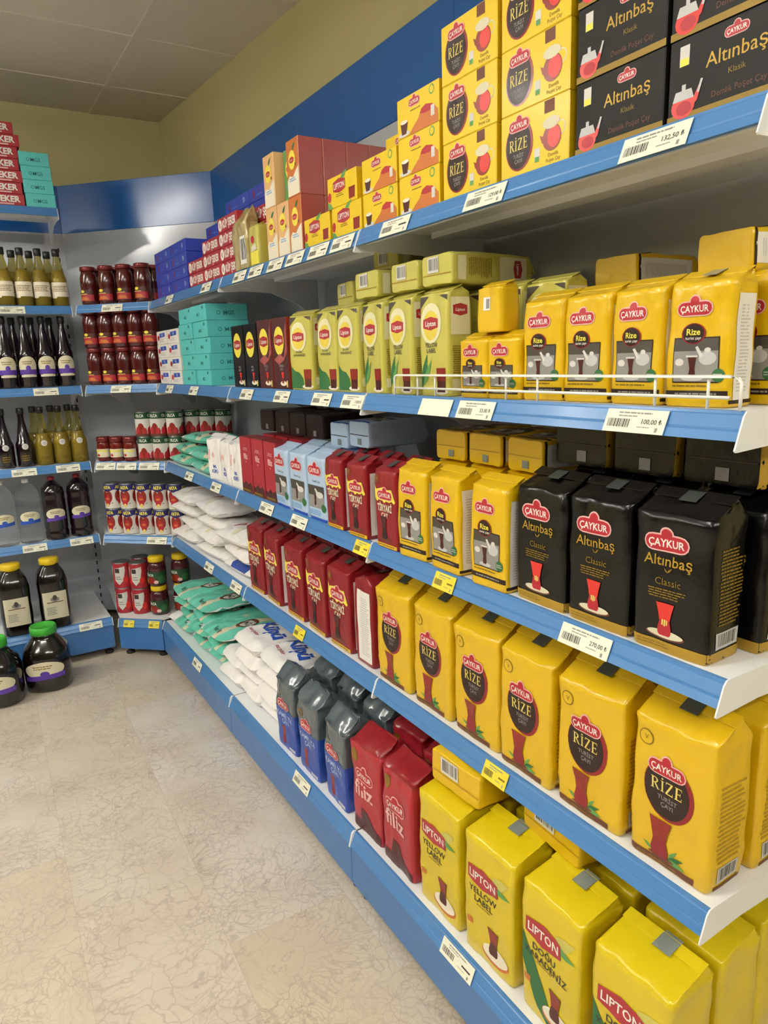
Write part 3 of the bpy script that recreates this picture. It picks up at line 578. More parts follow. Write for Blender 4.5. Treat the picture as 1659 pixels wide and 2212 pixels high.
def sack(name, w, d, h, zones, art=None, seed=0, amp=.006, cat='bag', fin=.012, pw=3.2):
    """pillow bag lying flat: w along x, d along y; zones(u,v)->material"""
    mb = MB(); nu, nv = 26, 18; S = Vector((seed*4.1, seed*2.7, seed*9.1))
    def prof(t): t = abs(t); return max(0, 1-t**pw)**(.55 if pw < 4 else .45)
    def P(i, j, side):
        u, v = -1+2*i/nu, -1+2*j/nv; e = prof(u)*prof(v)
        x = u*w/2*(1-.06*(1-prof(v))*abs(v)); y = v*d/2*(1-.06*(1-prof(u))*abs(u))
        z = h/2+side*h/2*e; nn = noise.noise(Vector((x, y, side*.4))*15+S)*amp+noise.noise(Vector((x, y, side))*38+S)*amp*.5-abs(noise.noise(Vector((x*.8, y, side))*24+S*1.3))*amp*1.1
        if side > 0: z += nn*min(1, e*1.5+.3)
        else: z = max(0, z+nn*.3*e-(0))
        return (x, y, z)
    for side in (1, -1):
        V = [P(i, j, side) for j in range(nv+1) for i in range(nu+1)]; groups = {}
        for j in range(nv):
            for i in range(nu):
                q = (j*(nu+1)+i, j*(nu+1)+i+1, (j+1)*(nu+1)+i+1, (j+1)*(nu+1)+i); q = q if side > 0 else q[::-1]
                groups.setdefault(zones((i+.5)/nu, (j+.5)/nv, side), []).append(q)
        o0 = len(mb.v); mb.v += V
        for mname, fs in groups.items():
            k = mb.mi(mname)
            for f in fs: mb.f.append(tuple(a+o0 for a in f)); mb.m.append(k); mb.s.append(True)
    # crimped seams at both ends
    z0 = zones(.01, .5, 1)
    for sx in (-1, 1):
        vv = []
        for k in range(13):
            y = -d/2*.94+d*.94*k/12; zz = h/2+.004*math.sin(k*1.9+seed); vv += [(sx*w/2*.985, y, zz), (sx*(w/2+fin), y*.98, zz+.003*math.sin(k*2.7))]
        ff = [(2*k, 2*k+1, 2*k+3, 2*k+2) for k in range(12)]; mb.add(vv+[(a, b, c-.001) for a, b, c in vv], ff+[tuple(i+26 for i in f)[::-1] for f in ff], z0, True)
    if art:
        def f(x, y, e):
            u, v = x/w*nu, y/d*nv; u = min(max(u, 0), nu-.001); v = min(max(v, 0), nv-.001); i, j = int(u), int(v); a, b = u-i, v-j
            p = Vector(P(i, j, 1))*(1-a)*(1-b)+Vector(P(i+1, j, 1))*a*(1-b)+Vector(P(i, j+1, 1))*(1-a)*b+Vector(P(i+1, j+1, 1))*a*b
            return p+Vector((0, 0, e))
        stick(mb, art(w, d), f, .010, .0014, .0003)
    return Kind(mb.obj(name), cat, (w, d, h))
def vessel(name, prof, body, capprof, capm, labels=(), cat='jar', n=28, sq=0, liquid=None, capn='lid'):
    root = empty(name); mb = MB(); mb.lathe(prof, body, n, sq); mb.obj('bottle' if cat == 'bottle' else 'glass' if cat == 'jar' else 'body', root)
    if liquid: m2 = MB(); m2.lathe(liquid[0], liquid[1], n, sq); m2.obj('contents', root)
    if capprof: m3 = MB(); m3.lathe(capprof, capm, n); m3.obj(capn, root)
    for (art, r, z0, a0, ln) in labels:
        m4 = MB(); stick(m4, art, cyl(r, a0, z0, art.W, sq), .006, .0006, .0002); m4.obj(ln, root)
    R_ = max(p[0] for p in prof); return Kind(root, cat, (2*R_, 2*R_, max(p[1] for p in (capprof or prof))))
# ================================================================== THE ROOM
def simple(name, m_, build):
    mb = MB(); build(mb); o = mb.obj(name); o.data.materials.clear(); o.data.materials.append(m_); return struct(o)
MW, MC, MF = mat_wall(), mat_ceiling(), mat_floor()
def q_floor(b): b.box(-7.0, 1.6, -4.2, 3.2, -.05, 0, 'white')
simple('floor', MF, q_floor)
def q_ceil(b):
    b.box(-7.1, 1.7, -4.3, 3.3, CEIL+.012, CEIL+.06, 'white')
simple('ceiling', MC, q_ceil)
TS = .62
mb = MB(); x = .03-.62*11          # ceiling grid runners
while x < .45: mb.box(x-.012, x+.012, -4.2, 3.1, CEIL+.0085, CEIL+.0125, 'offwhite'); x += TS
y = 1.90-.62*9
while y < 3.0: mb.box(-7.0, .8, y-.012, y+.012, CEIL+.008, CEIL+.0126, 'offwhite'); y += TS
o = mb.obj('trim_1'); o.data.materials.clear(); o.data.materials.append(MC); struct(o)
# right wall runs a few degrees off the shelving
p0, p1 = Vector((.40, 2.99)), Vector((.40+.0731*7.2, 2.99-7.2)); 
def q_wr(b): b.slab([(p0.x, p0.y), (p0.x+.12, p0.y), (p1.x+.12, p1.y), (p1.x, p1.y)], 0, CEIL+.05, 'white')
simple('wall_right', MW, q_wr)
simple('wall_back', MW, lambda b: b.box(-7.0, .6, 2.97, 3.1, 0, CEIL+.05, 'white'))
simple('wall_left', mat('room_dark'), lambda b: b.box(-7.1, -7.0, -4.2, 3.1, 0, CEIL+.05, 'white'))
simple('wall_front', mat('room_dark'), lambda b: b.box(-7.0, 1.5, -4.3, -4.2, 0, CEIL+.05, 'white'))
for i, (x, y, pw) in enumerate(LIGHTS):
    r = empty('ceiling_light'); r.location = (x, y, CEIL)
    b = MB(); b.rbox(-.62, .62, -.075, .075, -.03, .003, 'white', .003); b.rbox(-.62, -.605, -.06, .06, -.085, -.03, 'white', .003); b.rbox(.605, .62, -.06, .06, -.085, -.03, 'white', .003); b.obj('housing', r)
    b = MB(); b.lathe([(.001, 0), (.016, 0), (.016, 1.2), (.001, 1.2)], 'light', 12); 
    for sy in (-.03, .03):
        b = MB(); b.lathe([(.001, -.6), (.014, -.6), (.014, .6), (.001, .6)], 'light', 12); o = b.obj('tube', r); o.rotation_euler = (0, HP_, 0); o.location = (0, sy, -.06)
    tag(r, 'fluorescent batten with two tubes on the ceiling, %s' % ['nearest the entrance', 'above the near shelves', 'above the back aisle', 'deepest on the left', 'farther left of the aisle', 'closest to the right wall', 'farthest from the tea shelves'][i], 'ceiling light', 'ceiling lights')
    ld = bpy.data.lights.new('tube_lamp', 'AREA'); ld.shape = 'RECTANGLE'; ld.size = 1.2; ld.size_y = .1; ld.energy = pw; ld.color = (1, .985, .93)
    lo = bpy.data.objects.new('lamp', ld); COL.objects.link(lo); lo.parent = r; lo.location = (0, 0, -.09)
# ------------------------------------------------------------------ shelving
XB = .42
P1, P2 = Vector((.42, 2.18)), Vector((-.22, 2.80)); YL = 2.80
def unit(name, a, b, label, seams, uprights, z0=.2, group=None):
    """back wall of a bay from a (viewer left) to b (viewer right): white lower panel, blue header, slotted uprights"""
    L = (b-a).length; ang = math.atan2(b.y-a.y, b.x-a.x); r = empty(name); r.location = (a.x, a.y, 0); r.rotation_euler = (0, 0, ang)
    m_ = MB(); m_.box(0, L, 0, .012, .06, 2.197, 'panel'); m_.obj('back_panel', r)
    xs = [0]+seams+[L]
    for i in range(len(xs)-1): m_ = MB(); m_.rbox(xs[i]+.001, xs[i+1]-.001, -.003, .014, 2.197, 2.437, 'header'); m_.obj('header_panel', r)
    for u in uprights:
        m_ = MB(); m_.box(u-.012, u+.012, -.004, -.0002, .06, 2.19, 'panel'); up = m_.obj('upright', r)
        m_ = MB(); z = .1
        while z < 2.15: m_.box(u-.0035, u+.0035, -.0055, -.0042, z, z+.022, 'slot'); z += .05
        m_.obj('slots', up)
    return tag(r, label, 'shelving unit', group)
unit('shelving_unit', Vector((XB, 2.18)), Vector((XB, -1.0)), 'long white metal shelving back with blue header behind the tea packs', [1.03, 2.03], [.03, 1.03, 2.03])
unit('shelving_unit', P2, P1, 'angled corner shelving back with glossy blue header behind the jam jars', [], [])
unit('shelving_unit', Vector((-2.2, YL)), P2, 'back wall shelving with blue header behind the bottles at far left', [.98], [.98, 1.95])
RAIL = [(0, 0), (.0055, .0125), (.0078, .0138), (.0082, .0168), (.0150, .0335), (.0168, .035), (.018, .039), (.024, .0395), (.026, .036), (.0095, 0)]
def shelf(a, b, ba, bb, zb, label, sh_name, base=False, brk=(1, 1), group='shelves'):
    """a->b front bottom edge of the price rail, viewer left to right; ba,bb back corners; zb rail bottom"""
    L = (b-a).length; ang = math.atan2(b.y-a.y, b.x-a.x); r = empty(sh_name); r.location = (a.x, a.y, zb); r.rotation_euler = (0, 0, ang)
    inv = lambda p: (((p-a).x*math.cos(-ang)-(p-a).y*math.sin(-ang)), ((p-a).x*math.sin(-ang)+(p-a).y*math.cos(-ang)))
    B0, B1 = inv(ba), inv(bb); g = .0035
    m_ = MB(); m_.slab([(g, .022), (L-g, .022), (B1[0]-.002, B1[1]), (B0[0]+.002, B0[1])], .0355, .0388, 'metal_white')
    if not base:
        m_.slab([(g, .03), (L-g, .03), (L-g, .034), (g, .034)], .004, .036, 'metal_white'); m_.slab([(g+.03, .034), (L-g-.03, .034), (L-g-.03, .075), (g+.03, .075)], .024, .036, 'metal_white')
        m_.slab([(max(g, B0[0])+.03, .2), (min(L-g, B1[0])-.03, .2), (min(L-g, B1[0])-.03, .25), (max(g, B0[0])+.03, .25)], .022, .0355, 'metal_white')
    m_.obj('deck', r)
    m_ = MB(); m_.prism(RAIL, g, L-g, 'rail'); m_.obj('price_rail', r)
    D = B0[1]
    if not base:
        prof = [(-.004, -.012), (-.0015, -.0145), (.004, -.0145), (.10, -.010), (.20, -.014), (.30, -.05), (.34, -.075), (.395, -.08), (.395, .039), (.026, .0405), (.018, .039), (.012, .032)]
        for k, (x, B) in enumerate(((0, B0), (L, B1))):
            if not brk[k]: continue
            m_ = MB(); s = 1 if k == 0 else -1; x0 = x+s*.0005; m_.prism([(p*min(1, (D/.42)) if p > .1 else p, q) for p, q in prof], min(x0, x0+s*.0025), max(x0, x0+s*.0025), 'metal_white')
            m_.obj('bracket', r)
    else:
        m_ = MB(); m_.rbox(.001, L-.001, .004, .014, -.122, -.0005, 'kick', .0015); m_.obj('kick_plate', r)
        for k, x in enumerate((.0, L)):
            if brk[k]:
                m_ = MB(); m_.prism([(-.002, -.003), (.0015, -.004), (.022, .039), (.014, .0405), (.008, .034)], x-.003 if k else x, x if k else x+.003, 'metal_white'); m_.obj('end_cap', r)
            m_ = MB(); m_.lathe([(.022, -zb+.0005), (.022, -zb+.012), (.009, -zb+.016), (.009, -.06)], 'foot', 12, 0, x+(-.03 if k else .03), .045); m_.obj('foot', r)
    return tag(r, label, 'shelf', group)
ZB = {1: 1.748, 2: 1.362, 3: .978, 4: .594, 0: .161}
NAMES = ['near', 'middle', 'far']
for bi, (y0, y1) in enumerate(((-1.0, 0.0), (0.0, .9903), (.9903, 2.006))):
    for s in (1, 2, 3, 4):
        shelf(Vector((0, y1)), Vector((0, y0)), Vector((XB-.005, y1)), Vector((XB-.005, y0)), ZB[s], 'white metal shelf with blue price rail, %s shelf of the %s right bay' % (SN[s], NAMES[bi]), 'shelf')
    shelf(Vector((-.0921, y1)), Vector((-.0921, y0)), Vector((XB-.005, y1)), Vector((XB-.005, y0)), ZB[0], 'white base shelf with blue rail and kick plate, %s right bay' % NAMES[bi], 'base_shelf', True)
for s in (1, 2, 3, 4):
    shelf(D0, C0, P2+Vector((.01, -.012)), P1+Vector((-.006, -.008)), ZB[s], 'short angled corner shelf with blue price rail, %s one in the corner' % SN[s], 'shelf')
shelf(Vector((-.277, 2.177)), Vector((-.0925, 2.0065)), P2+Vector((.01, -.012)), P1+Vector((-.006, -.008)), ZB[0], 'angled corner base shelf with blue kick plate and yellow price tags', 'base_shelf', True, (1, 0))
for i, (xa, xb) in enumerate(((-1.29, -.29), (-2.2, -1.292))):
    for s in (1, 2, 3, 4):
        shelf(Vector((xa, 2.311)), Vector((xb, 2.311)), Vector((xa, YL-.012)), Vector((xb, YL-.012)), ZB[s], 'white metal shelf with blue price rail, %s back wall shelf, %s bay' % (SN[s], ('bottle', 'outer')[i]), 'shelf')
    shelf(Vector((xa, 2.219)), Vector((xb, 2.219)), Vector((xa, YL-.012)), Vector((xb, YL-.012)), ZB[0], 'white base shelf with blue kick plate under the yellow-lidded jars' if i == 0 else 'white base shelf with blue kick plate, outer back wall bay', 'base_shelf', True)
shelf(Vector((-1.3, 2.311)), Vector((-.30, 2.311)), Vector((-1.3, 2.70)), Vector((-.30, 2.70)), 2.196, 'high extra shelf with blue rail carrying the sugar cube boxes', 'shelf', group='shelves')
# ------------------------------------------------------------------ price tags in the rails
def tagkind(price='', c='tag', w=.112, blank=False):
    b = MB(); h = .037; b.box(-w/2, w/2, -.0007, 0, 0, h, c)
    if not blank: stick(b, A_tag(w, h, price, c), plane((-w/2, -.0007, 0), (1, 0, 0), (0, 0, 1), (0, -1, 0)), None, .0002, .00015)
    return Kind(b.obj('price_tag'), 'price tag', (w, .001, h))
TILT = -math.atan2(.017, .0385)
def R_tag(k, sh, y, label, w=None, base=False): return k.put((-.0021-(.0921 if base else 0), y, ZB[sh]+.0004), -PI/2, label, 'price tags in the shelf rails', rx=TILT, scale=(w/.112 if w else 1, 1, 1))
tg, ty, tb = tagkind(), tagkind('', 'tag_yellow', .075), tagkind('', 'tag', .112, True)
t100, t270, t132, t33, t13, t129 = [tagkind(p) for p in ('100,00 ₺', '270,00 ₺', '132,50 ₺', '33,00 ₺', '13,00 ₺', '129,00 ₺')]
R_tag(t132, 1, -.842, 'white price tag under the black boxes at the top right'); R_tag(t129, 1, -.475, 'white price tag under the tall stack of yellow tea boxes')
R_tag(tg, 1, -.170, 'white price tag under the yellow filter tea boxes'); R_tag(tg, 1, .072, 'white price tag left of the top shelf joint')
for y, l in ((.205, 'under the small yellow boxes'), (.352, 'under the orange fruit tea boxes'), (.49, 'left of the orange fruit tea boxes'), (.648, 'below the shiny sweets bag'), (.79, 'under the red sugar boxes, right one'), (1.145, 'under the red sugar boxes, left one'), (1.655, 'under the blue boxes')):
    R_tag(tg, 1, y, 'white price tag on top shelf rail, '+l)
R_tag(tb, 2, -.31, 'blank white card in the rail beside the wire fence'); R_tag(t33, 2, -.445, 'white price tag under the small yellow packs, right of blank card'); R_tag(t100, 2, -.829, 'large white price tag under wire fence reading 100,00')
for y, l in ((.805, 'under the black tea cartons'), (.504, 'under the dark red tea cartons'), (.23, 'under the pale yellow pouches')): R_tag(tg, 2, y, 'white price tag on second shelf rail, '+l)
R_tag(t13, 2, .053, 'white price tag on second shelf rail, left of the joint')
for y, l in ((1.79, 'below the white salt boxes'), (1.417, 'below the teal boxes')): R_tag(tg, 2, y, 'white price tag on second shelf rail, '+l)
R_tag(t270, 3, -.742, 'white price tag reading 270,00 under the black packs')
R_tag(ty, 3, -.332, 'yellow price tag under the yellow packs on third shelf'); R_tag(ty, 3, .037, 'yellow price tag left of the third shelf joint')
for y, l in ((.694, 'under the slim red cartons'), (.432, 'under the pale blue packs'), (1.60, 'under the small teal bags'), (1.23, 'under the standing sugar bags')): R_tag(tg, 3, y, 'white price tag on third shelf rail, '+l)
R_tag(ty, 4, -.505, 'yellow price tag under the big yellow packs on fourth shelf'); R_tag(ty, 4, .481, 'yellow price tag under the dark red packs on fourth shelf')
for y, l in ((1.42, 'left one under the white sacks'), (1.08, 'right one under the white sacks')): R_tag(tg, 4, y, 'white price tag on fourth shelf rail, '+l)
for y, l in ((-.485, 'below the near yellow packs'), (.325, 'below the blue and grey bags'), (1.42, 'below the teal bags')): R_tag(tg, 0, y, 'white price tag on base rail, '+l, base=True)
def D_tag(k, sh, s, label, base=False, w=None):
    a = D0 if not base else Vector((-.277, 2.177)); b = C0 if not base else Vector((-.0925, 2.0065)); u = (b-a).normalized(); n_ = Vector((-u.y, u.x)); p = a+u*s-n_*.0021
    k.put((p.x, p.y, ZB[sh]+.0004), math.atan2(u.y, u.x), label, 'price tags in the shelf rails', rx=TILT, scale=(w or 1, 1, 1))
D_tag(tg, 1, .20, 'white price tag under the top row of jam jars'); D_tag(tg, 2, .20, 'white price tag under the double row of jam jars')
D_tag(tg, 3, .065, 'corner third shelf price tag, leftmost of three'); D_tag(tg, 3, .183, 'corner third shelf price tag, middle of three'); D_tag(tg, 3, .31, 'corner third shelf price tag, rightmost of three')
D_tag(tg, 4, .31, 'white price tag under the tomato cans'); D_tag(ty, 0, .062, 'yellow price tag at left on the corner base', True, .8); D_tag(ty, 0, .205, 'yellow price tag at right on the corner base', True, .8)
def L_tag(k, sh, x, label, base=False): k.put((x, 2.311-.0021-(.092 if base else 0), ZB[sh]+.0004), 0, label, 'price tags in the shelf rails', rx=TILT)
L_tag(tg, 1, -.555, 'white price tag below the pale juice bottles'); L_tag(tg, 2, -.455, 'white price tag below the dark long-necked bottles'); L_tag(tg, 3, -.60, 'back wall third rail price tag, left one'); L_tag(tg, 3, -.40, 'back wall third rail price tag, right one')
L_tag(tg, 4, -.60, 'back wall fourth rail price tag, left one'); L_tag(tg, 4, -.38, 'back wall fourth rail price tag, right one'); L_tag(tg, 0, -.40, 'white price tag on base rail beside yellow-lidded jars', True)
# ------------------------------------------------------------------ wire fence on the second shelf
r = empty('wire_fence'); zf = ZS[2]+.0005
for zz, y0, y1 in ((.0445, -.150, -.975), (.0165, -.138, -.975)):
    b = MB(); 
    pts = [(.014, y0, zz), (.014, y1, zz)] if zz < .03 else [(.014, -.138, .0), (.014, -.138, .038), (.014, -.141, .0425), (.014, y0, zz), (.014, y1, zz), (.014, -.987, .042), (.014, -.991, .036), (.014, -.991, 0)]
    b.tube(pts, .0024, 'wire'); o = b.obj('rail', r)
for y in (-.226, -.293, -.521, -.605, -.853, -.94): b = MB(); b.tube([(.0185, y, 0), (.0185, y, .046)], .0022, 'wire'); b.obj('post', r)
r.location = (0, 0, zf); tag(r, 'white wire fence along the front of the second shelf', 'shelf fence')
# ================================================================== GOODS
HP = PI/2
# ---- fourth shelf, right run
rz = [pack('tea_brick', .150, .094, .255, 'yellow', A_rize, A_rize_side, .034, .16, .0014, s, 'tape_dk', cat='tea pack') for s in (1, 2)]
for i, y in enumerate((-.059, -.234, -.400, -.564, -.732, -.905)):
    R(rz[i % 2], 4, y, .034+.002*(i % 3), 'big yellow foil tea brick with dark oval, %s in front row, fourth shelf' % od(i, 6), 'yellow tea bricks on the fourth shelf', yaw=(.02, -.015, .01, -.02, .015, 0)[i])
for i, y in enumerate((-.07, -.24, -.41, -.572, -.735, -.91)):
    R(rz[(i+1) % 2], 4, y, .152, 'big yellow foil tea brick, %s in the row behind, fourth shelf' % od(i, 6), 'yellow tea bricks on the fourth shelf')
tr = [pack('tea_pack', .128, .092, .245, 'dkred', A_tiryaki, A_whiteside, .022, .2, .0010, s, 'tape_dk', cat='tea pack') for s in (3, 4)]
for i, y in enumerate((.915, .757, .566, .400, .243)):
    R(tr[i % 2], 4, y, .034, 'dark red tea pack with yellow splash, %s in front, fourth shelf' % od(i, 5), 'dark red tea packs on the fourth shelf', yaw=(.03, -.03, .02, -.02, .01)[i])
k = tr[0]; k.put((.036+.064, .098, ZS[4]+.0005), PI, 'dark red tea pack turned sideways showing its white side panel', 'dark red tea packs on the fourth shelf')
for i, y in enumerate((.90, .74, .57, .40, .24)): R(tr[(i+1) % 2], 4, y, .155, 'dark red tea pack, %s in the row behind, fourth shelf' % od(i, 5), 'dark red tea packs on the fourth shelf')
def A_bot(w, d, c):
    A = Art(w, d); A.rect(.03*w, .46*d, .97*w, .49*d, 'dkbrown' if c != 'yellow' else 'gold'); A.rect(.44*w, .1*d, .62*w, .34*d, 'grey' if c == 'black' else 'tape'); return A
def A_botbar(w, d):
    A = Art(w, d); A.rect(.02*w, .34*d, .98*w, .37*d, 'gold'); A.barcode(.22*w, .42*d, .58*w, .93*d, 'offwhite', 5); return A
# ---- third shelf
al = [pack('tea_pack', .130, .086, .222, 'black', A_altin, A_altin_side, .026, .2, .0013, s, 'tape_dk', cat='tea pack', crump=.0008, bottom=lambda w, d: A_bot(w, d, 'black')) for s in (5, 6, 7)]
for i, y in enumerate((-.607, -.745, -.888)):
    R(al[i], 3, y, .030, 'black tea pack with gold lettering and red glass, %s of the front three' % od(i, 3), 'black tea packs on the third shelf', yaw=(-.03, .02, .05)[i])
for i, y in enumerate((-.62, -.765, -.91)): R(al[(i+1) % 3], 3, y, .135, 'black tea pack in the row behind, %s of three' % od(i, 3), 'black tea packs on the third shelf')
def lie(k, sh, y, xf, dz, label, group, yaw=0): return k.put((xf, y, ZS[sh]+dz+k.d/2*1.06+.001), -HP+yaw, label, group, rx=-HP)
for i, y in enumerate((-.60, -.745, -.89)): lie(al[i], 3, y, .135, .252, 'black tea pack lying flat on the upright ones, %s of three' % od(i, 3), 'black tea packs on the third shelf')
tu = [pack('tea_pack', .108, .066, .208, 'yellow', A_turist, lambda w, h: A_whiteside(w, h, True), .018, .25, .0012, s, None, cat='tea pack', crump=.0006, bottom=lambda w, d: A_bot(w, d, 'yellow')) for s in (8, 9)]
for i, y in enumerate((-.190, -.323, -.470)):
    R(tu[i % 2], 3, y, .016, 'yellow tea pack with tea picture panel, %s of three on third shelf' % od(i, 3), 'yellow tea packs on the third shelf', yaw=(.06, -.02, .03)[i])
for i, y in enumerate((-.205, -.33, -.455)): R(tu[(i+1) % 2], 3, y, .10, 'yellow tea pack in the row behind on third shelf, %s of three' % od(i, 3), 'yellow tea packs on the third shelf')
for i, y in enumerate((-.215, -.34, -.468)): lie(tu[i % 2], 3, y, .115, .228, 'yellow tea pack lying flat on upright ones, %s on third shelf' % od(i, 3), 'yellow tea packs on the third shelf', (.03, 0, -.05)[i])
ts = pack('tea_pack', .094, .066, .196, 'dkred', A_tiryaki, A_whiteside, .018, .2, .0010, 10, 'tape_dk', cat='tea pack')
for i, y in enumerate((.200, .070, -.078)): R(ts, 3, y, .014, 'small dark red tea pack with yellow splash, %s of three, third shelf' % od(i, 3), 'small dark red tea packs', yaw=(.02, .05, .03)[i])
for i, y in enumerate((.20, .075, -.06)): R(ts, 3, y, .098, 'small dark red tea pack standing behind, %s of three, third shelf' % od(i, 3), 'small dark red tea packs')
lb = pack('tea_pack', .112, .074, .188, 'ltblue', A_lblue, None, .016, .25, .0010, 11, None, cat='tea pack', bottom=lambda w, d: A_bot(w, d, 'blue'))
for i, y in enumerate((.585, .455, .325)): R(lb, 3, y, .022, 'pale blue tea pack with photo panel, %s of three, third shelf' % od(i, 3), 'pale blue tea packs', yaw=.03*i-.02)
for i, y in enumerate((.58, .455, .33)): R(lb, 3, y, .115, 'pale blue tea pack in the row behind, %s of three' % od(i, 3), 'pale blue tea packs')
for i, y in enumerate((.345, .215)): lie(lb, 3, y if i == 0 else .222, .115, .2065+(.0 if i == 0 else .011), 'pale blue tea pack lying across the others, %s one' % ('left', 'right')[i], 'pale blue tea packs')
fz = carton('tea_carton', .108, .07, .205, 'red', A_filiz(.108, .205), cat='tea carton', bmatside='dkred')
for i, y in enumerate((.915, .800, .685)): R(fz, 3, y, .026, 'slim red tea carton with pale lettering, %s of three, third shelf' % od(i, 3), 'slim red tea cartons')
for i, y in enumerate((.93, .81, .69)): R(fz, 3, y, .125, 'slim red tea carton standing behind, %s of three' % od(i, 3), 'slim red tea cartons')
db = pack('coffee_pack', .125, .078, .19, 'dkbrown', None, None, .02, .2, .0015, 12, None, cat='tea pack', bottom=lambda w, d: A_bot(w, d, 'black'))
for i, y in enumerate((1.02, .885, .752, .615)): lie(db, 3, y, .165 if i else .16, .2075 if i else .2075, 'dark brown foil pack lying on the red cartons, %s of four' % od(i, 4), 'dark brown foil packs')
# standing white sugar bags and small teal bags, far bay
def zw(u, v, s_): return 'sack'
wb = [pack('sugar_bag', .112, .07, .168, 'sack', A_bal, None, .016, .1, .0028, s, None, cat='sugar bag', crump=.002, taper=.06) for s in (13, 14)]
for i, y in enumerate((1.285, 1.155, 1.030)): R(wb[i % 2], 3, y, .026, 'standing white sugar bag with blue letters, %s of three' % od(i, 3), 'standing white sugar bags', yaw=(.2, -.05, .05)[i])
def zt(u, v, s_): return 'teal_bag' if .12 < u < .66 or s_ < 0 else 'label_cream' if u >= .66 and u < .82 else ('teal_bag' if u >= .82 else 'sack')
def A_sacktext(w, d):
    A = Art(w, d); A.ell(.74*w, .5*d, .13*w, .17*d, 'brown', 16); A.ell(.76*w, .5*d, .09*w, .12*d, 'offwhite', 16); A.text('MGS', .76*w, .5*d, .09*d, 'ink', .14*w, .02); A.text('Net 1 kg', .6*w, .12*d, .08*d, 'ink', .24*w, .01); A.text('Pirinç', .36*w, .62*d, .1*d, 'label_cream', .2*w, .01); return A
st = [sack('rice_bag', .30, .19, .05, zt, A_sacktext, s, .005, 'rice bag') for s in (21, 22)]
n = 0
for j, (y, xf) in enumerate(((1.83, .02), (1.50, .02), (1.84, .04), (1.51, .03), (1.78, .08))):
    dz = (0, 0, .05, .05, .101)[j]
    R(st[j % 2], 3, y, xf, ('small teal rice bag lowest at the left on third shelf', 'small teal rice bag lowest beside the standing sugar bags', 'small teal rice bag in the middle layer at left, third shelf', 'small teal rice bag in upper layer beside sugar bags', 'small teal rice bag on top of the pile, third shelf')[j], 'teal rice bags on the third shelf', dz=dz, yaw=(.03, -.05, -.06, .07, .1)[j])
def A_stk(w, h):
    A = Art(w, h); A.rect(.3*w, .5*h, .58*w, .8*h, 'white'); A.rect(.42*w, .54*h, .55*w, .76*h, 'grey'); return A
# ---- second shelf
tq = [pack('tea_pack', .098, .062, .172, 'yellow', A_turist, lambda w, h: A_whiteside(w, h, True), .016, .3, .0013, s, 'tape' if s == 15 else None, cat='tea pack', crump=.0008, taper=.03) for s in (15, 16)]
for i, y in enumerate((-.590, -.693, -.797, -.902)):
    R(tq[1] if i < 3 else tq[0], 2, y, .042, 'yellow tea pack behind the wire fence, %s of four' % od(i, 4), 'yellow tea packs behind the wire fence', yaw=(.04, .0, -.03, .08)[i])
for i, y in enumerate((-.59, -.69, -.795, -.93)): R(tq[1], 2, y, .125, 'yellow tea pack in the second row behind fence, %s of four' % od(i, 4), 'yellow tea packs behind the wire fence')
qd = [('yellow pack lying on its side on top at the far right', -.845, .19, .05), ('yellow pack lying low at the back behind the fence packs', -.50, .21, 0.0)]
lie(tq[1], 2, -.855, .16, .1905, qd[0][0], 'yellow tea packs behind the wire fence', -.12); lie(tq[1], 2, -.60, .215, .1905, qd[1][0], 'yellow tea packs behind the wire fence')
sm = [pack('small_tea_pack', .086, .05, .112, 'yellow', A_turist, None, .012, .25, .0012, s, None, cat='tea pack') for s in (17,)]
R(sm[0], 2, -.409, .030, 'small yellow tea pack at left behind the wire fence', 'small yellow tea packs'); R(sm[0], 2, -.497, .030, 'small yellow tea pack right beside the tall fence packs', 'small yellow tea packs', yaw=.03)
k = pack('small_tea_pack', .07, .048, .082, 'yellow', lambda w, h: A_stk(w, h), None, .01, .25, .001, 18, None, cat='tea pack')
R(k, 2, -.452, .034, 'small yellow pack on top of the two small ones', 'small yellow tea packs', dz=.126)
lp = [pack('tea_pouch', .108, .062, .212, 'olive_pouch', (lambda kk: (lambda w, h: A_lpouch(w, h, kk)))(kr), A_lpside, .012, .1, .0010, s, None, cat='tea pouch', taper=.02, bottom=A_botbar) for s, kr in ((19, False), (20, True))]
for i, y in enumerate((.402, .226, .108, -.022, -.146, -.278)):
    R(lp[1 if i < 3 else 0], 2, y, .028, 'pale yellow tea pouch with red ribbon logo, %s in front row' % od(i, 6), 'pale yellow tea pouches on the second shelf', yaw=(.22, .05, .04, -.08, -.06, -.02)[i])
for i, y in enumerate((.36, .24, .12, -.03, -.15, -.27, -.40, -.52)):
    R(lp[0], 2, y, .115, 'pale yellow tea pouch in the row behind, %s of eight' % od(i, 8), 'pale yellow tea pouches on the second shelf')
for i, (y, xf) in enumerate(((.030, .045), (-.142, .045), (-.275, .040))):
    lie(lp[0], 2, y, xf, .2285, 'pale yellow tea pouch lying flat with barcode end outward, %s of three' % od(i, 3), 'lying yellow tea pouches')
lie(lp[0], 2, .26, .11, .2285, 'pale yellow tea pouch lying farthest left, set back', 'lying yellow tea pouches', -.1); lie(lp[1], 2, .12, .16, .2965, 'pale yellow tea pouch lying on top of the lying ones', 'lying yellow tea pouches', .1)
dk = [carton('tea_carton', .116, .07, .212, 'black', A_dark(.116, .212), cat='tea carton'), carton('tea_carton', .116, .07, .216, 'maroon', A_dark(.116, .216, 'r'), cat='tea carton', bmatside='teared')]
for i, y in enumerate((.905, .783)): R(dk[0], 2, y, .024, 'black tea carton with yellow oval, %s of the two' % ('left', 'right')[i], 'dark tea cartons on the second shelf')
for i, y in enumerate((.660, .537)): R(dk[1], 2, y, .024, 'dark red tea carton with yellow oval, %s of the two' % ('left', 'right')[i], 'dark tea cartons on the second shelf')
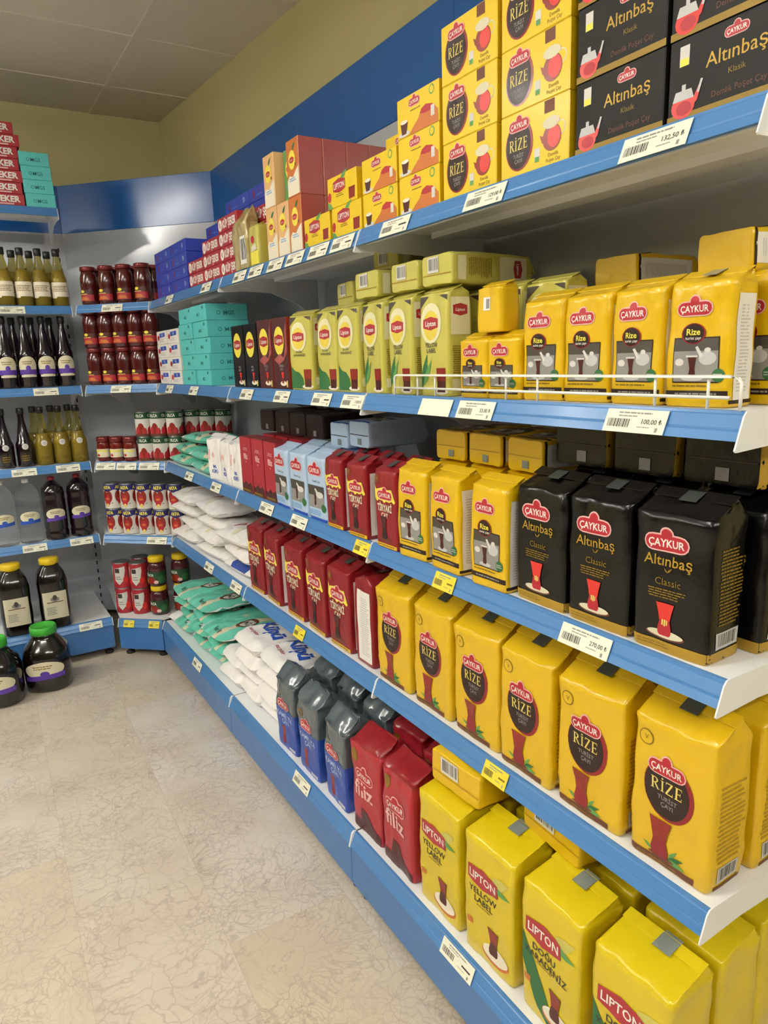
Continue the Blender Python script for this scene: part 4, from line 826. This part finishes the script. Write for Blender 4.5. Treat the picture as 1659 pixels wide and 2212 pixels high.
for i, y in enumerate((.66, .54)): R(dk[1], 2, y, .11, 'dark red tea carton standing behind, %s of the two' % ('left', 'right')[i], 'dark tea cartons on the second shelf')
mg = carton('teal_box', .190, .17, .062, 'teal', A_mgsend(.19, .062), A_mgs(.17, .062), cat='box')
for c, y in enumerate((1.512, 1.316)):
    for j in range(5): R(mg, 2, y, .020+.003*((j*2+c) % 3), 'flat teal box, %s in the %s teal column' % (lv(j, 5), ('left', 'right')[c]), 'teal boxes on the second shelf', dz=j*.0628, yaw=.015*((j % 3)-1))
zu = carton('salt_box', .176, .09, .060, 'white', A_zu(.176, .060), cat='box')
for c, y in enumerate((1.905, 1.717)):
    for j in range(4): R(zu, 2, y, .022, 'white box with blue print, %s in %s column beside the teal boxes' % (lv(j, 4), ('left', 'right')[c]), 'white salt boxes', dz=j*.0606, yaw=.01*((j+c) % 3-1))
# ---- top shelf
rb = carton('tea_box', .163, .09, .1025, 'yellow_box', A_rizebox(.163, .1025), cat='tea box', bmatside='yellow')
for j in range(3): R(rb, 1, -.404, .026, 'yellow tea box with dark oval, left column, %s of three' % lv(j, 3), 'yellow tea boxes with dark oval, top shelf', dz=j*.1032, yaw=.008*(j-1))
for j in range(4): R(rb, 1, -.579, .026, 'yellow tea box with dark oval, right column, %s of four' % lv(j, 4), 'yellow tea boxes with dark oval, top shelf', dz=j*.1032, yaw=-.006*(j-1))
ab = carton('black_tea_box', .163, .09, .1025, 'black_box', A_altinbox(.163, .1025), cat='tea box')
for c, y in enumerate((-.757, -.926)):
    for j in range(4): R(ab, 1, y, .026+.002*c, 'black tea box with red teapot, %s column, %s' % (('left', 'right')[c], lv(j, 4)), 'black tea boxes on the top shelf', dz=j*.1032)
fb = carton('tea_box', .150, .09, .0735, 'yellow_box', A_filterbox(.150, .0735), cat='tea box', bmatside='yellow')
for j in range(2): R(fb, 1, -.077, .026, 'yellow tea box with red hill picture, left column, %s one' % ('lower', 'upper')[j], 'yellow filter tea boxes', dz=j*.0742)
for j in range(3): R(fb, 1, -.236, .026, 'yellow tea box with red hill picture, right column, %s of three' % lv(j, 3), 'yellow filter tea boxes', dz=j*.0765, scale=(1, 1, 1.035), yaw=.01*(j-1))
for j in range(3): R(fb, 1, -.02, .13, 'yellow tea box in the back column behind, %s of three' % lv(j, 3), 'yellow filter tea boxes', dz=j*.0742)
lx = carton('tea_box', .150, .08, .0725, 'yellow_box', A_liptonbox(.150, .0725), cat='tea box', bmatside='yellow')
for y, j, l in ((.247, 0, 'lower left'), (.083, 0, 'lower right'), (.100, 1, 'upper')): R(lx, 1, y, .026, 'yellow tea box with red ribbon logo, %s of three' % l, 'yellow boxes with red ribbon logo', dz=j*.0732)
tls = {c: carton('fruit_tea_box', .0785, .074, .1465, b, A_tall(.0785, .1465, b, low), cat='tea box', bmatside=sd) for c, b, low, sd in (('peach', 'peach', 'cream', 'peach'), ('orange', 'orange', 'cream', 'redbrown'), ('green', 'green_lt', 'green_lt', 'peach'))}
WX = {}
def fruit(c, y, x, j, l): R(tls[c], 1, y, x, l, 'tall fruit tea boxes', dz=j*.1472)
fruit('peach', .545, .026, 0, 'tall peach fruit tea box, left in bottom row'); fruit('peach', .461, .026, 0, 'tall peach fruit tea box, middle of bottom row')
fruit('peach', .545, .026, 1, 'tall peach fruit tea box, left in top row'); fruit('green', .461, .055, 1, 'tall green fruit tea box set back in top row')
for j in range(2):
    for q in range(5): fruit('orange', .375, .026+q*.0752, j, 'tall orange fruit tea box, %s layer, %s from front' % (('lower', 'upper')[j], ORD[q]))
rk = carton('sugar_cube_box', .19, .10, .0475, 'sugarbox', A_kup(.19, .0475), cat='box')
for c, (y, n, x) in enumerate(((1.300, 2, .022), (1.108, 3, .022), (.916, 4, .022))):
    for j in range(n): R(rk, 1, y, x, 'red sugar cube box, %s column on top shelf, %s' % (('left', 'middle', 'right')[c], lv(j, n)), 'red sugar cube boxes on the top shelf', dz=j*.0482)
for j in range(4): R(rk, 1, .72, .07, 'red sugar cube box behind the sweets bag, %s' % lv(j, 4), 'red sugar cube boxes on the top shelf', dz=j*.0482)
bb = carton('blue_box', .24, .10, .0485, 'bluebox', A_bluebox(.24, .0485), cat='box')
for c, y in enumerate((1.790, 1.545)):
    for j in range(4): R(bb, 1, y, .026, 'blue sugar box, %s column, %s of four' % (('left', 'right')[c], lv(j, 4)), 'blue boxes on the top shelf', dz=j*.0492)
for c, (y, n) in enumerate(((1.36, 5), (1.11, 6), (.865, 6))):
    for j in range(n): R(bb, 1, y, .135, 'blue sugar box standing behind the red ones, %s column, %s' % (('left', 'middle', 'right')[c], lv(j, n)), 'blue boxes on the top shelf', dz=j*.0492)
def A_cand(w, h): A = Art(w, h); A.barcode(.55*w, .1*h, .95*w, .7*h, 'white', 8); return A
cb = pack('sweets_bag', .125, .05, .145, 'candy', A_cand, None, .045, .1, .003, 31, None, cat='bag', crump=.009, flap=False)
R(cb, 1, .792, .016-.0, 'crumpled golden sweets bag with white label on top shelf', None)
def A_cream(w, h):
    A = Art(w, h); A.ell(.45*w, .68*h, .18*w, .1*h, 'badge', 16); A.poly([(.2*w, .5*h), (.8*w, .56*h), (.9*w, .4*h), (.3*w, .36*h)], 'label_cream'); A.rect(.2*w, .03*h, .98*w, .36*h, 'sun'); return A
cp = pack('tea_pouch', .075, .045, .115, 'olive_pouch', A_cream, None, .01, .1, .001, 32, None, cat='tea pouch'); R(cp, 1, .680, .018, 'small pale yellow pouch beside the tall peach boxes', None)
# ---- fourth shelf, far bay: white sacks
def A_ssack(w, d): A = Art(w, d); A.ell(.18*w, .5*d, .1*w, .13*d, 'badge', 16); A.ell(.18*w, .5*d, .075*w, .1*d, 'grey_lt', 16); A.poly([(.5*w, .05*d), (.56*w, .1*d), (.54*w, .9*d), (.5*w, .95*d)], 'label_cream'); return A
ss = [sack('sugar_sack', .33, .21, .068, lambda u, v, s_: 'sack', A_ssack, s, .009, 'sugar sack', .02) for s in (41, 42, 43)]
bs = sack('sugar_sack', .30, .20, .06, lambda u, v, s_: 'sackblue' if .3 < u < .8 and s_ > 0 else 'sack', None, 44, .008, 'sugar sack', .02)
yy = (1.85, 1.49, 1.14)
for c in range(3):
    for j in range(4 if c < 3 else 3):
        kk = bs if (c == 2 and j == 0) else ss[(c+j) % 3]
        if c == 2 and j == 3: continue
        R(kk, 4, yy[c]+(.012, -.018, .02, -.01)[(j+c) % 4], .012+.012*((j*2+c) % 3), 'white sugar sack, %s pile on fourth shelf, %s' % (('left', 'middle', 'right')[c], lv(j, 4 if c < 2 else 3)) if kk is not bs else 'white sugar sack with blue panel under the right pile', 'white sugar sacks on the fourth shelf', dz=j*.0635, yaw=(.05, -.07, .08, -.04)[(j+2*c) % 4])
def A_kams(w, h):
    A = Art(w, h); A.poly([(0, 0), (w, 0), (w, .60*h), (0, .60*h)], 'blue'); return A
# ---- bottom shelf
BX = -.052
lk = [pack('tea_brick', .152, .108, .288, 'yellow2', (lambda kk: (lambda w, h: A_lbrick(w, h, kk)))(kr), None, .020, .36, .0014, s, 'tape', cat='tea pack', crump=.0008, bottom=A_botbar, tape_u=.01) for s, kr in ((51, False), (52, True))]
for i, y in enumerate((-.372, -.550, -.733, -.914)):
    R(lk[0 if i < 2 else 1], 0, y, BX, 'large yellow tea brick with red ribbon logo, %s on bottom shelf' % od(i, 4), 'large yellow tea bricks on the bottom shelf', yaw=(.0, .02, -.03, .02)[i])
for i, y in enumerate((-.385, -.56, -.73, -.91)):
    R(lk[(i+1) % 2], 0, y, BX+.135, 'large yellow tea brick in the row behind, %s of four, bottom shelf' % od(i, 4), 'large yellow tea bricks on the bottom shelf')
R(lk[0], 0, -.90, BX+.27, 'large yellow tea brick deepest at the near end, bottom shelf', 'large yellow tea bricks on the bottom shelf'); 
lg = pack('tea_pack', .168, .077, .2, 'yellow', None, None, .03, .2, .0014, 53, None, cat='tea pack', bottom=lambda w, d: A_botbar(w, d))
lg.put((-.018, -.392, .2+.3115+.0405), -HP+.05, 'yellow pack lying on the leftmost large brick, barcode outward', 'yellow packs lying on the bottom shelf', rx=-HP+.0)
lg.put((.034, -.640, .2+.3115+.0405), -HP-.06, 'yellow pack lying on the bricks near their middle', 'yellow packs lying on the bottom shelf', rx=-HP)
fg = [pack('tea_bag', .140, .10, .262, 'red', A_filizbag, None, .034, .15, .002, s, None, cat='tea pack', crump=.0045, topmat='dkred', flap=False) for s in (54, 55)]
for i, y in enumerate((-.035, -.197)): R(fg[i], 0, y, BX, 'glossy dark red tea bag, %s of two on bottom shelf' % ('left', 'right')[i], 'dark red tea bags', yaw=(.05, -.03)[i])
for i, y in enumerate((-.04, -.20)): R(fg[1-i], 0, y, BX+.13, 'glossy dark red tea bag standing behind, %s of two' % ('left', 'right')[i], 'dark red tea bags')
kg = [pack('tea_bag', .136, .105, .245, 'kam_grey', A_kam, lambda w, h: A_kams(w, h), .042, .0, .002, s, None, cat='tea pack', crump=.0075, flap=False) for s in (56, 57)]
for i, y in enumerate((.500, .322, .140)): R(kg[i % 2], 0, y, BX-.002, 'blue and dark grey tea bag with crumpled top, %s of three' % od(i, 3), 'blue and grey tea bags', yaw=(.04, .0, -.04)[i])
for i, y in enumerate((.49, .32, .145)): R(kg[(i+1) % 2], 0, y, BX+.135, 'blue and dark grey tea bag in the row behind, %s of three' % od(i, 3), 'blue and grey tea bags')
def A_baltop(w, d):
    A = Art(w, d); A.text('Bal', .34*w, .56*d, .10*d, 'bluetxt', .5*w, .03, -.1); A.text('Küpü', .55*w, .38*d, .17*d, 'bluetxt', .86*w, .035, -.14); A.text('toz şeker', .4*w, .18*d, .05*d, 'badge', .5*w, .01, -.1); A.text('5 KG', .8*w, .62*d, .07*d, 'bluetxt', .3*w, .03); return A
sb = [sack('sugar_sack', .212, .34, .069, lambda u, v, s_: 'sack', A_baltop if s == 61 else None, s, .009, 'sugar sack', .004, 8) for s in (61, 62, 63)]
for c, (y, n) in enumerate(((1.11, 2), (.915, 4), (.697, 4))):
    for j in range(n):
        R(sb[0] if j == n-1 and c else sb[1+(j+c) % 2], 0, y+(.008, -.01, .012, -.006)[(j+c) % 4], BX+.01*((j+c) % 3), 'white sugar bag, %s pile on bottom shelf, %s' % (('left', 'middle', 'right')[c], lv(j, n)), 'white sugar bags on the bottom shelf', dz=j*.066, yaw=(.04, -.05, .03, -.02)[(j+c) % 4])
rt = [sack('rice_bag', .232, .32, .060, zt, A_sacktext, s, .008, 'rice bag', .014) for s in (71, 72)]
for c, (y, n) in enumerate(((1.80, 4), (1.56, 4), (1.325, 3))):
    for j in range(n): R(rt[(j+c) % 2], 0, y+(.01, -.012, .008, -.006)[(j+c) % 4], BX+.012*((2*j+c) % 3), 'large teal rice bag, %s pile on bottom shelf, %s' % (('left', 'middle', 'right')[c], lv(j, n)), 'teal rice bags on the bottom shelf', dz=j*.057, yaw=(.06, -.05, .07, -.08)[(j+c) % 4])
fl = sack('flour_bag', .10, .24, .055, lambda u, v, s_: 'red' if .2 < v < .8 and s_ > 0 else 'sack', None, 75, .006, 'flour bag', .01)
R(fl, 0, 1.965, BX-.005, 'small red and white flour bag at the far end of the bottom shelf', None, yaw=.15)
# ---- corner shelves
jam = vessel('jam_jar', [(.001, 0), (.036, 0), (.0402, .004), (.0402, .058), (.0385, .075), (.0402, .09), (.0402, .13), (.034, .152), (.031, .162)], 'jam', [(.034, .160), (.0365, .162), (.0365, .178), (.034, .180), (.001, .1805)], 'lid_red',
             [((lambda A: (A.rect(0, 0, .09, .03, 'red'), A.rect(0, .03, .09, .052, 'maroon'), A.ell(.035, .045, .012, .007, 'sun', 12), A.rect(.012, .031, .06, .034, 'gold_lt'), A.poly([(.01, .004), (.03, .02), (.06, .018), (.07, .003)], 'orange'), A)[-1])(Art(.09, .052)), .0405, .018, 0, 'label')], 'jar')
for i in range(4): Dg(jam, 1, .045+i*.098, .03, 'dark red jam jar, %s in front row, corner top shelf' % od(i, 4), 'jam jars on the corner top shelf', yaw=.1*(i % 3)-.1)
for i in range(4): Dg(jam, 1,    .06+i*.095, .118, 'dark red jam jar, %s in back row, corner top shelf' % od(i, 4), 'jam jars on the corner top shelf')
for j in range(2):
    for i in range(5): Dg(jam, 2,   .037+i*.0815, .022, 'dark red jam jar, %s in %s tier, corner second shelf' % (od(i, 5), ('lower', 'upper')[j]), 'jam jars on the corner second shelf', dz=j*.1812, yaw=.12*((i+j) % 3)-.1)
for i in range(3): Dg(jam, 2, .30+i*.085, .12, 'dark red jam jar in the back, %s of three, corner second shelf' % od(i, 3), 'jam jars on the corner second shelf', dz=0)
def A_lab(w, h, f): A = Art(w, h); f(A, w, h); return A
pj_ = vessel('paste_jar', [(.001, 0), (.030, 0), (.035, .004), (.036, .07), (.033, .088), (.031, .1)], 'paste', [(.033, .099), (.0355, .101), (.0355, .12), (.032, .124), (.001, .1245)], 'lid_red',
              [(A_lab(.085, .042, lambda A, w, h: (A.rect(0, 0, w, h, 'label_cream'), A.poly([(0, .5*h), (.5*w, .75*h), (w, .5*h), (w, .8*h), (0, .9*h)], 'sun'), A.ell(.3*w, .25*h, .12*w, .16*h, 'badge'), A.rect(.86*w, 0, w, h, 'grey_lt'))), .0362, .022, .1, 'label')], 'jar')
for i in range(3): Dg(pj_, 3, .035+i*.076, .018, 'small tomato paste jar with red lid, %s of three' % od(i, 3), 'tomato paste jars')
def can(name, r, h, f, body='tin', lid='lid_dark', w=None):
    return vessel(name, [(.001, 0), (r-.001, 0), (r, .002), (r, h-.002), (r-.002, h)], body, [(r-.002, h-.0005), (r+.0006, h-.001), (r+.0006, h+.001), (r-.003, h+.0012), (r-.0035, h-.0008), (.001, h-.0008)], 'tin', [(A_lab(w or 2*PI*r*.98, h-.006, f), r, .003, 0, 'label')], 'can', 28, capn='rim')
def L_olca(A, w, h):
    A.rect(0, 0, w, h, 'offwhite'); A.rect(0, .74*h, w, h, 'green_dk')
    for c in (.25, .5, .75): A.text('OLCA', c*w, .87*h, .12*h, 'white', .17*w, .03); A.ell((c+.01)*w, .30*h, .07*w, .26*h, 'teared', 14); A.ell((c-.06)*w, .2*h, .05*w, .2*h, 'badge', 14); A.ell((c+.08)*w, .18*h, .05*w, .18*h, 'badge', 14)
    A.rect(0, 0, w, .1*h, 'brown')
oc = can('tomato_can', .040, .122, L_olca)
for j in range(2):
    for i in range(3): Dg(oc, 3, .268+i*.083-(.004 if j else 0), .030+(.0 if i < 2 else .012), 'green and white tomato can, %s tier, %s in front' % (('lower', 'upper')[j], ('left', 'middle', 'right')[i]), 'tomato cans on the corner third shelf', dz=j*.1235, yaw=(.1, 1.5, -.05)[(i+j) % 3] if i == 1 else .1)
for j in range(2):
    for i in range(4): Dg(oc, 3, .40+i*.085, .125, 'green and white tomato can behind, %s tier, %s' % (('lower', 'upper')[j], od(i, 4)), 'tomato cans on the corner third shelf', dz=j*.1235)
def L_akfa(A, w, h):
    A.rect(0, 0, w, h, 'offwhite'); A.rect(0, .78*h, w, h, 'navy')
    for c in (.25, .5, .75):
        A.poly([((c-.11)*w, .8*h), ((c+.02)*w, .68*h), ((c+.14)*w, .8*h)], 'navy'); A.text('AKFA', c*w, .88*h, .14*h, 'sun', .17*w, .03)
        for dx, dy, rr in ((-.045, .5, .055), (.045, .5, .055), (0, .34, .06)): A.ell((c+dx)*w, dy*h, rr*w, .24*h, 'teared' if dx else 'badge', 16)
        A.ell(c*w, .4*h, .04*w, .05*h, 'orange'); A.ell(c*w, .14*h, .03*w, .08*h, 'gold_lt'); leaf(A, (c+.07)*w, .2*h, .05*w, .5, 'green')
ac = can('tomato_can', .0435, .132, L_akfa)
for j in range(2):
    for i in range(5): Dg(ac, 4, .042+i*.0915, .030, 'blue and white tomato can, %s in %s tier, corner fourth shelf' % (od(i, 5), ('lower', 'upper')[j]), 'tomato cans on the corner fourth shelf', dz=j*.1336, yaw=(-.15, .05, .12, .2, .1)[i])
for i in range(4): Dg(ac, 4, .10+i*.1, .13, 'blue and white tomato can in the back row, %s of four' % od(i, 4), 'tomato cans on the corner fourth shelf', dz=.0, yaw=.3)
def L_red(A, w, h):
    A.rect(0, 0, w, h, 'red')
    for c in (.3, .55): A.poly([((c-.1)*w, .3*h), ((c-.02)*w, .12*h), ((c+.06)*w, .3*h), ((c+.1)*w, .7*h), ((c+.1)*w, .88*h), ((c-.1)*w, .8*h)], 'offwhite'); A.rect((c-.09)*w, .62*h, (c+.0)*w, .8*h, 'ink'); A.ell((c+.1)*w, .32*h, .05*w, .14*h, 'teabright', 12); A.lines((c-.08)*w, (c+.04)*w, .32*h, .5*h, 2, 'grey', 3)
rc = can('tomato_can', .045, .138, L_red)
for j in range(2):
    for i in range(2): Dg(rc, 0, .05+i*.098-.035*0, .015, 'red tomato can at left of corner base, %s tier, %s' % (('lower', 'upper')[j], ('left', 'right')[i]), 'red tomato cans on the corner base', dz=j*.1396)
for j in range(2):
    for i in range(2): Dg(rc, 0, .10+i*.098, .115, 'red tomato can behind on corner base, %s tier, %s' % (('lower', 'upper')[j], ('left', 'right')[i]), 'red tomato cans on the corner base', dz=j*.1396)
oj = vessel('pickle_jar', [(.001, 0), (.040, 0), (.047, .006), (.048, .09), (.044, .115), (.036, .13)], 'pickle', [(.038, .129), (.0405, .131), (.0405, .152), (.038, .156), (.001, .157)], 'cap_yellow',
            [(A_lab(.15, .066, lambda A, w, h: (A.rect(0, 0, w, h, 'green_dk'), A.text('OLCA', .4*w, .76*h, .2*h, 'white', .3*w, .03), A.ell(.45*w, .3*h, .16*w, .3*h, 'teared'), A.ell(.2*w, .24*h, .08*w, .18*h, 'sun'), A.ell(.62*w, .18*h, .08*w, .14*h, 'badge_edge'), A.ell(.8*w, .4*h, .12*w, .3*h, 'green'))), .0482, .014, 0, 'label')], 'jar')
for j in range(2): Dg(oj, 0, .258, .012, 'pickle jar with yellow lid and green label, %s one' % ('lower', 'upper')[j], 'pickle jars', dz=j*.1575)
for j in range(2): Dg(oj, 0, .36, .075, 'pickle jar behind the teal bags, %s one' % ('lower', 'upper')[j], 'pickle jars', dz=j*.1575)
# ---- back wall run: bottles
def bot(name, r, h, body, capm, lab, sq=0, neck=.3, nr=.014, caph=.028, liquid=None, rc=None):
    z1 = h*(1-neck); prof = [(.001, 0), (r*.92, 0), (r, .006), (r, z1*.78), (r*.96, z1*.86), (r*.8, z1*.96), (nr*1.7, z1+(h-z1)*.28), (nr*1.1, z1+(h-z1)*.6), (nr, h-.022), (nr, h-.002)]
    cap = [(nr+.001, h-caph), (nr+.0035, h-caph+.002), (nr+.0035, h+.002), (nr+.001, h+.004), (.001, h+.004)]
    lq = None
    if liquid: lq = ([(.001, .003), (r*.95, .004), (r*.95, z1*.78), (r*.9, z1*.86), (r*.74, z1*.96), (nr*1.7, z1+(h-z1)*.12), (.001, z1+(h-z1)*.12)], liquid)
    return vessel(name, prof, body, cap, capm, lab, 'bottle', 24, sq, lq, 'cap')
juice = bot('juice_bottle', .037, .262, 'glass_pale', 'cap_black', [(A_lab(.095, .075, lambda A, w, h: (A.rect(0, .1*h, w, h, 'cream'), A.poly([(0, .1*h), (.3*w, .1*h), (.25*w, 0), (0, .02*h)], 'cream'), A.lines(.1*w, .9*w, .4*h, .8*h, 4, 'gold_dk', 3))), .0375, .035, 0, 'label')], 0, .42, .0135, .03, 'gold_pale')
LX = (-.568, -.487, -.409, -.328)
for i, x in enumerate((-.648,)+LX): Ls(juice, 1.7875, x, 2.335, 'pale juice bottle with black cap and cream label, %s in front row' % od(i, 5), 'pale juice bottles')
for i, x in enumerate((-.60, -.515, -.437, -.358)): Ls(juice, 1.7875, x, 2.425, 'pale juice bottle with black cap in the back row, %s of four' % od(i, 4), 'pale juice bottles')
def L_grape(A, w, h):
    A.ell(.5*w, .55*h, .5*w, .45*h, 'label_cream', 24); A.rect(.02*w, .18*h, .98*w, .40*h, 'purple'); A.ell(.5*w, .45*h, .12*w, .14*h, 'purple', 12); A.rect(.1*w, .06*h, .9*w, .16*h, 'label_cream'); A.lines(.2*w, .8*w, .62*h, .8*h, 2, 'gold_dk', 2)
gb = bot('grape_juice_bottle', .041, .335, 'grape', 'cap_black', [(A_lab(.092, .105, L_grape), .0415, .045, 0, 'label')], 0, .42, .0135, .03)
for i, x in enumerate((-.690, -.605, -.517, -.432, -.343)): Ls(gb, ZS[2], x, 2.335, 'dark grape juice bottle with violet band label, %s in front row' % od(i, 5), 'dark grape juice bottles')
for i, x in enumerate((-.64, -.555, -.47, -.385)): Ls(gb, ZS[2], x, 2.43, 'dark grape juice bottle in the back row, %s of four' % od(i, 4), 'dark grape juice bottles')
rd = lambda A, w, h: (A.ell(.5*w, .5*h, .46*w, .46*h, 'offwhite', 20), A.ell(.5*w, .5*h, .26*w, .26*h, 'grey_lt', 16))
vin = [bot('vinegar_bottle', .040, .285, 'grape', 'cap_black', [(A_lab(.032, .032, rd), .0405, .085, 0, 'seal'), (A_lab(.05, .04, lambda A, w, h: A.lines(.05*w, .95*w, .1*h, .9*h, 3, 'gold_dk', 2)), .0405, .025, 0, 'print')], 0, .52, .0135, .028),
       bot('vinegar_bottle', .040, .285, 'glass_pale', 'cap_black', [(A_lab(.032, .032, rd), .0405, .095, 0, 'seal'), (A_lab(.07, .03, lambda A, w, h: A.lines(.05*w, .95*w, .1*h, .9*h, 2, 'gold_dk', 2)), .0405, .02, 0, 'print')], 0, .52, .0135, .028, 'gold_pale')]
for i, x in enumerate((-.664, -.578)): Ls(vin[0], ZS[3], x, 2.345, 'dark vinegar bottle with round white seal, %s of two' % ('left', 'right')[i], 'dark vinegar bottles')
for i, x in enumerate((-.491, -.408, -.326)): Ls(vin[1], ZS[3], x, 2.345, 'pale vinegar bottle with round white seal, %s of front three' % od(i, 3), 'pale vinegar bottles')
for i, x in enumerate((-.515, -.432, -.350)): Ls(vin[1], ZS[3], x, 2.435, 'pale vinegar bottle in the back row, %s of three' % od(i, 3), 'pale vinegar bottles')
def L_big(c1): return lambda A, w, h: (A.ell(.5*w, .6*h, .5*w, .38*h, 'label_cream', 22), A.poly([(0, .1*h), (w, .2*h), (w, .42*h), (.5*w, .36*h), (0, .34*h)], c1), A.ell(.5*w, .42*h, .12*w, .12*h, c1, 12), A.lines(.2*w, .8*w, .62*h, .82*h, 2, 'gold_dk', 2))
pet = lambda nm, b, c, art: vessel(nm, [(.001, .002), (.050, 0), (.056, .008), (.056, .04), (.053, .05), (.056, .06), (.056, .2), (.054, .215), (.056, .23), (.052, .262), (.03, .29), (.014, .302), (.013, .318)], b, [(.0145, .303), (.0165, .305), (.0165, .322), (.001, .324)], c, [(A_lab(.1, .075, art), .0565, .09, 0, 'label')], 'bottle', 28, capn='cap')
pc = pet('water_bottle', 'plastic_clear', 'white', L_big('bluetxt')); pg = pet('grape_juice_bottle', 'grape', 'dkred', L_big('purple'))
for i, x in enumerate((-.716, -.600)): Ls(pc, ZS[4], x, 2.325, 'large clear plastic bottle with blue and cream label, %s of two' % ('left', 'right')[i], 'large clear bottles')
for i, x in enumerate((-.482, -.362)): Ls(pg, ZS[4], x, 2.32, 'large dark plastic juice bottle with violet label, %s of two' % ('left', 'right')[i], 'large dark bottles')
pk = vessel('molasses_jar', [(.001, 0), (.060, 0), (.070, .008), (.072, .10), (.070, .17), (.072, .24), (.062, .285), (.044, .315), (.040, .33)], 'pekmez', [(.041, .325), (.046, .328), (.046, .352), (.043, .357), (.001, .358)], 'cap_yellow',
            [(A_lab(.10, .14, lambda A, w, h: (A.rect(0, 0, w, h, 'label_cream'), A.ell(.5*w, .72*h, .2*w, .09*h, 'grey', 14), A.ell(.5*w, .78*h, .1*w, .1*h, 'dgrey', 12), A.rect(.15*w, .6*h, .85*w, .63*h, 'brown'), A.lines(.1*w, .55*w, .15*h, .45*h, 5, 'grey', 4))), .0722, .055, 0, 'label')], 'jar', 32, 2.2)
Ls(pk, ZS[0], -.724, 2.225, 'large dark jar with yellow lid, left one on base shelf', 'large jars with yellow lids'); Ls(pk, ZS[0], -.550, 2.225, 'large dark jar with yellow lid, right one on base shelf', 'large jars with yellow lids')
gj = vessel('molasses_jar', [(.001, 0), (.085, 0), (.098, .012), (.104, .06), (.104, .16), (.094, .205), (.06, .245), (.053, .262), (.053, .27)], 'pekmez', [(.054, .266), (.059, .269), (.059, .300), (.055, .305), (.05, .304), (.048, .298), (.001, .298)], 'cap_green',
            [(A_lab(.17, .105, L_big('purple')), .1045, .055, 0, 'label')], 'jar', 36, .6)
gj.put((-.637, 2.015, .0005), -.25, 'large dark jar with green lid on the floor, right one', 'large jars with green lids'); gj.put((-.852, 1.965, .0005), -.2, 'large dark jar with green lid on the floor at frame edge', 'large jars with green lids')
# high extra shelf
sk = carton('sugar_cube_box', .23, .12, .0505, 'sugarbox', A_seker(.23, .0505), cat='box'); tb2 = carton('teal_box', .128, .12, .0595, 'teal', A_mgs(.128, .0595), cat='box')
for j in range(7): Ls(sk, 2.196+.0395, -.551+(0, -.004, .003, -.006, -.004, .008, -.012)[j], 2.337, 'red sugar cube box on the high shelf, %s of seven' % lv(j, 7), 'red sugar cube boxes on the high shelf', dz=j*.0512)
for j in range(4): Ls(tb2, 2.196+.0395, -.366-.003*j, 2.337, 'teal box on the high shelf, %s of four' % lv(j, 4), 'teal boxes on the high shelf', dz=j*.0602)
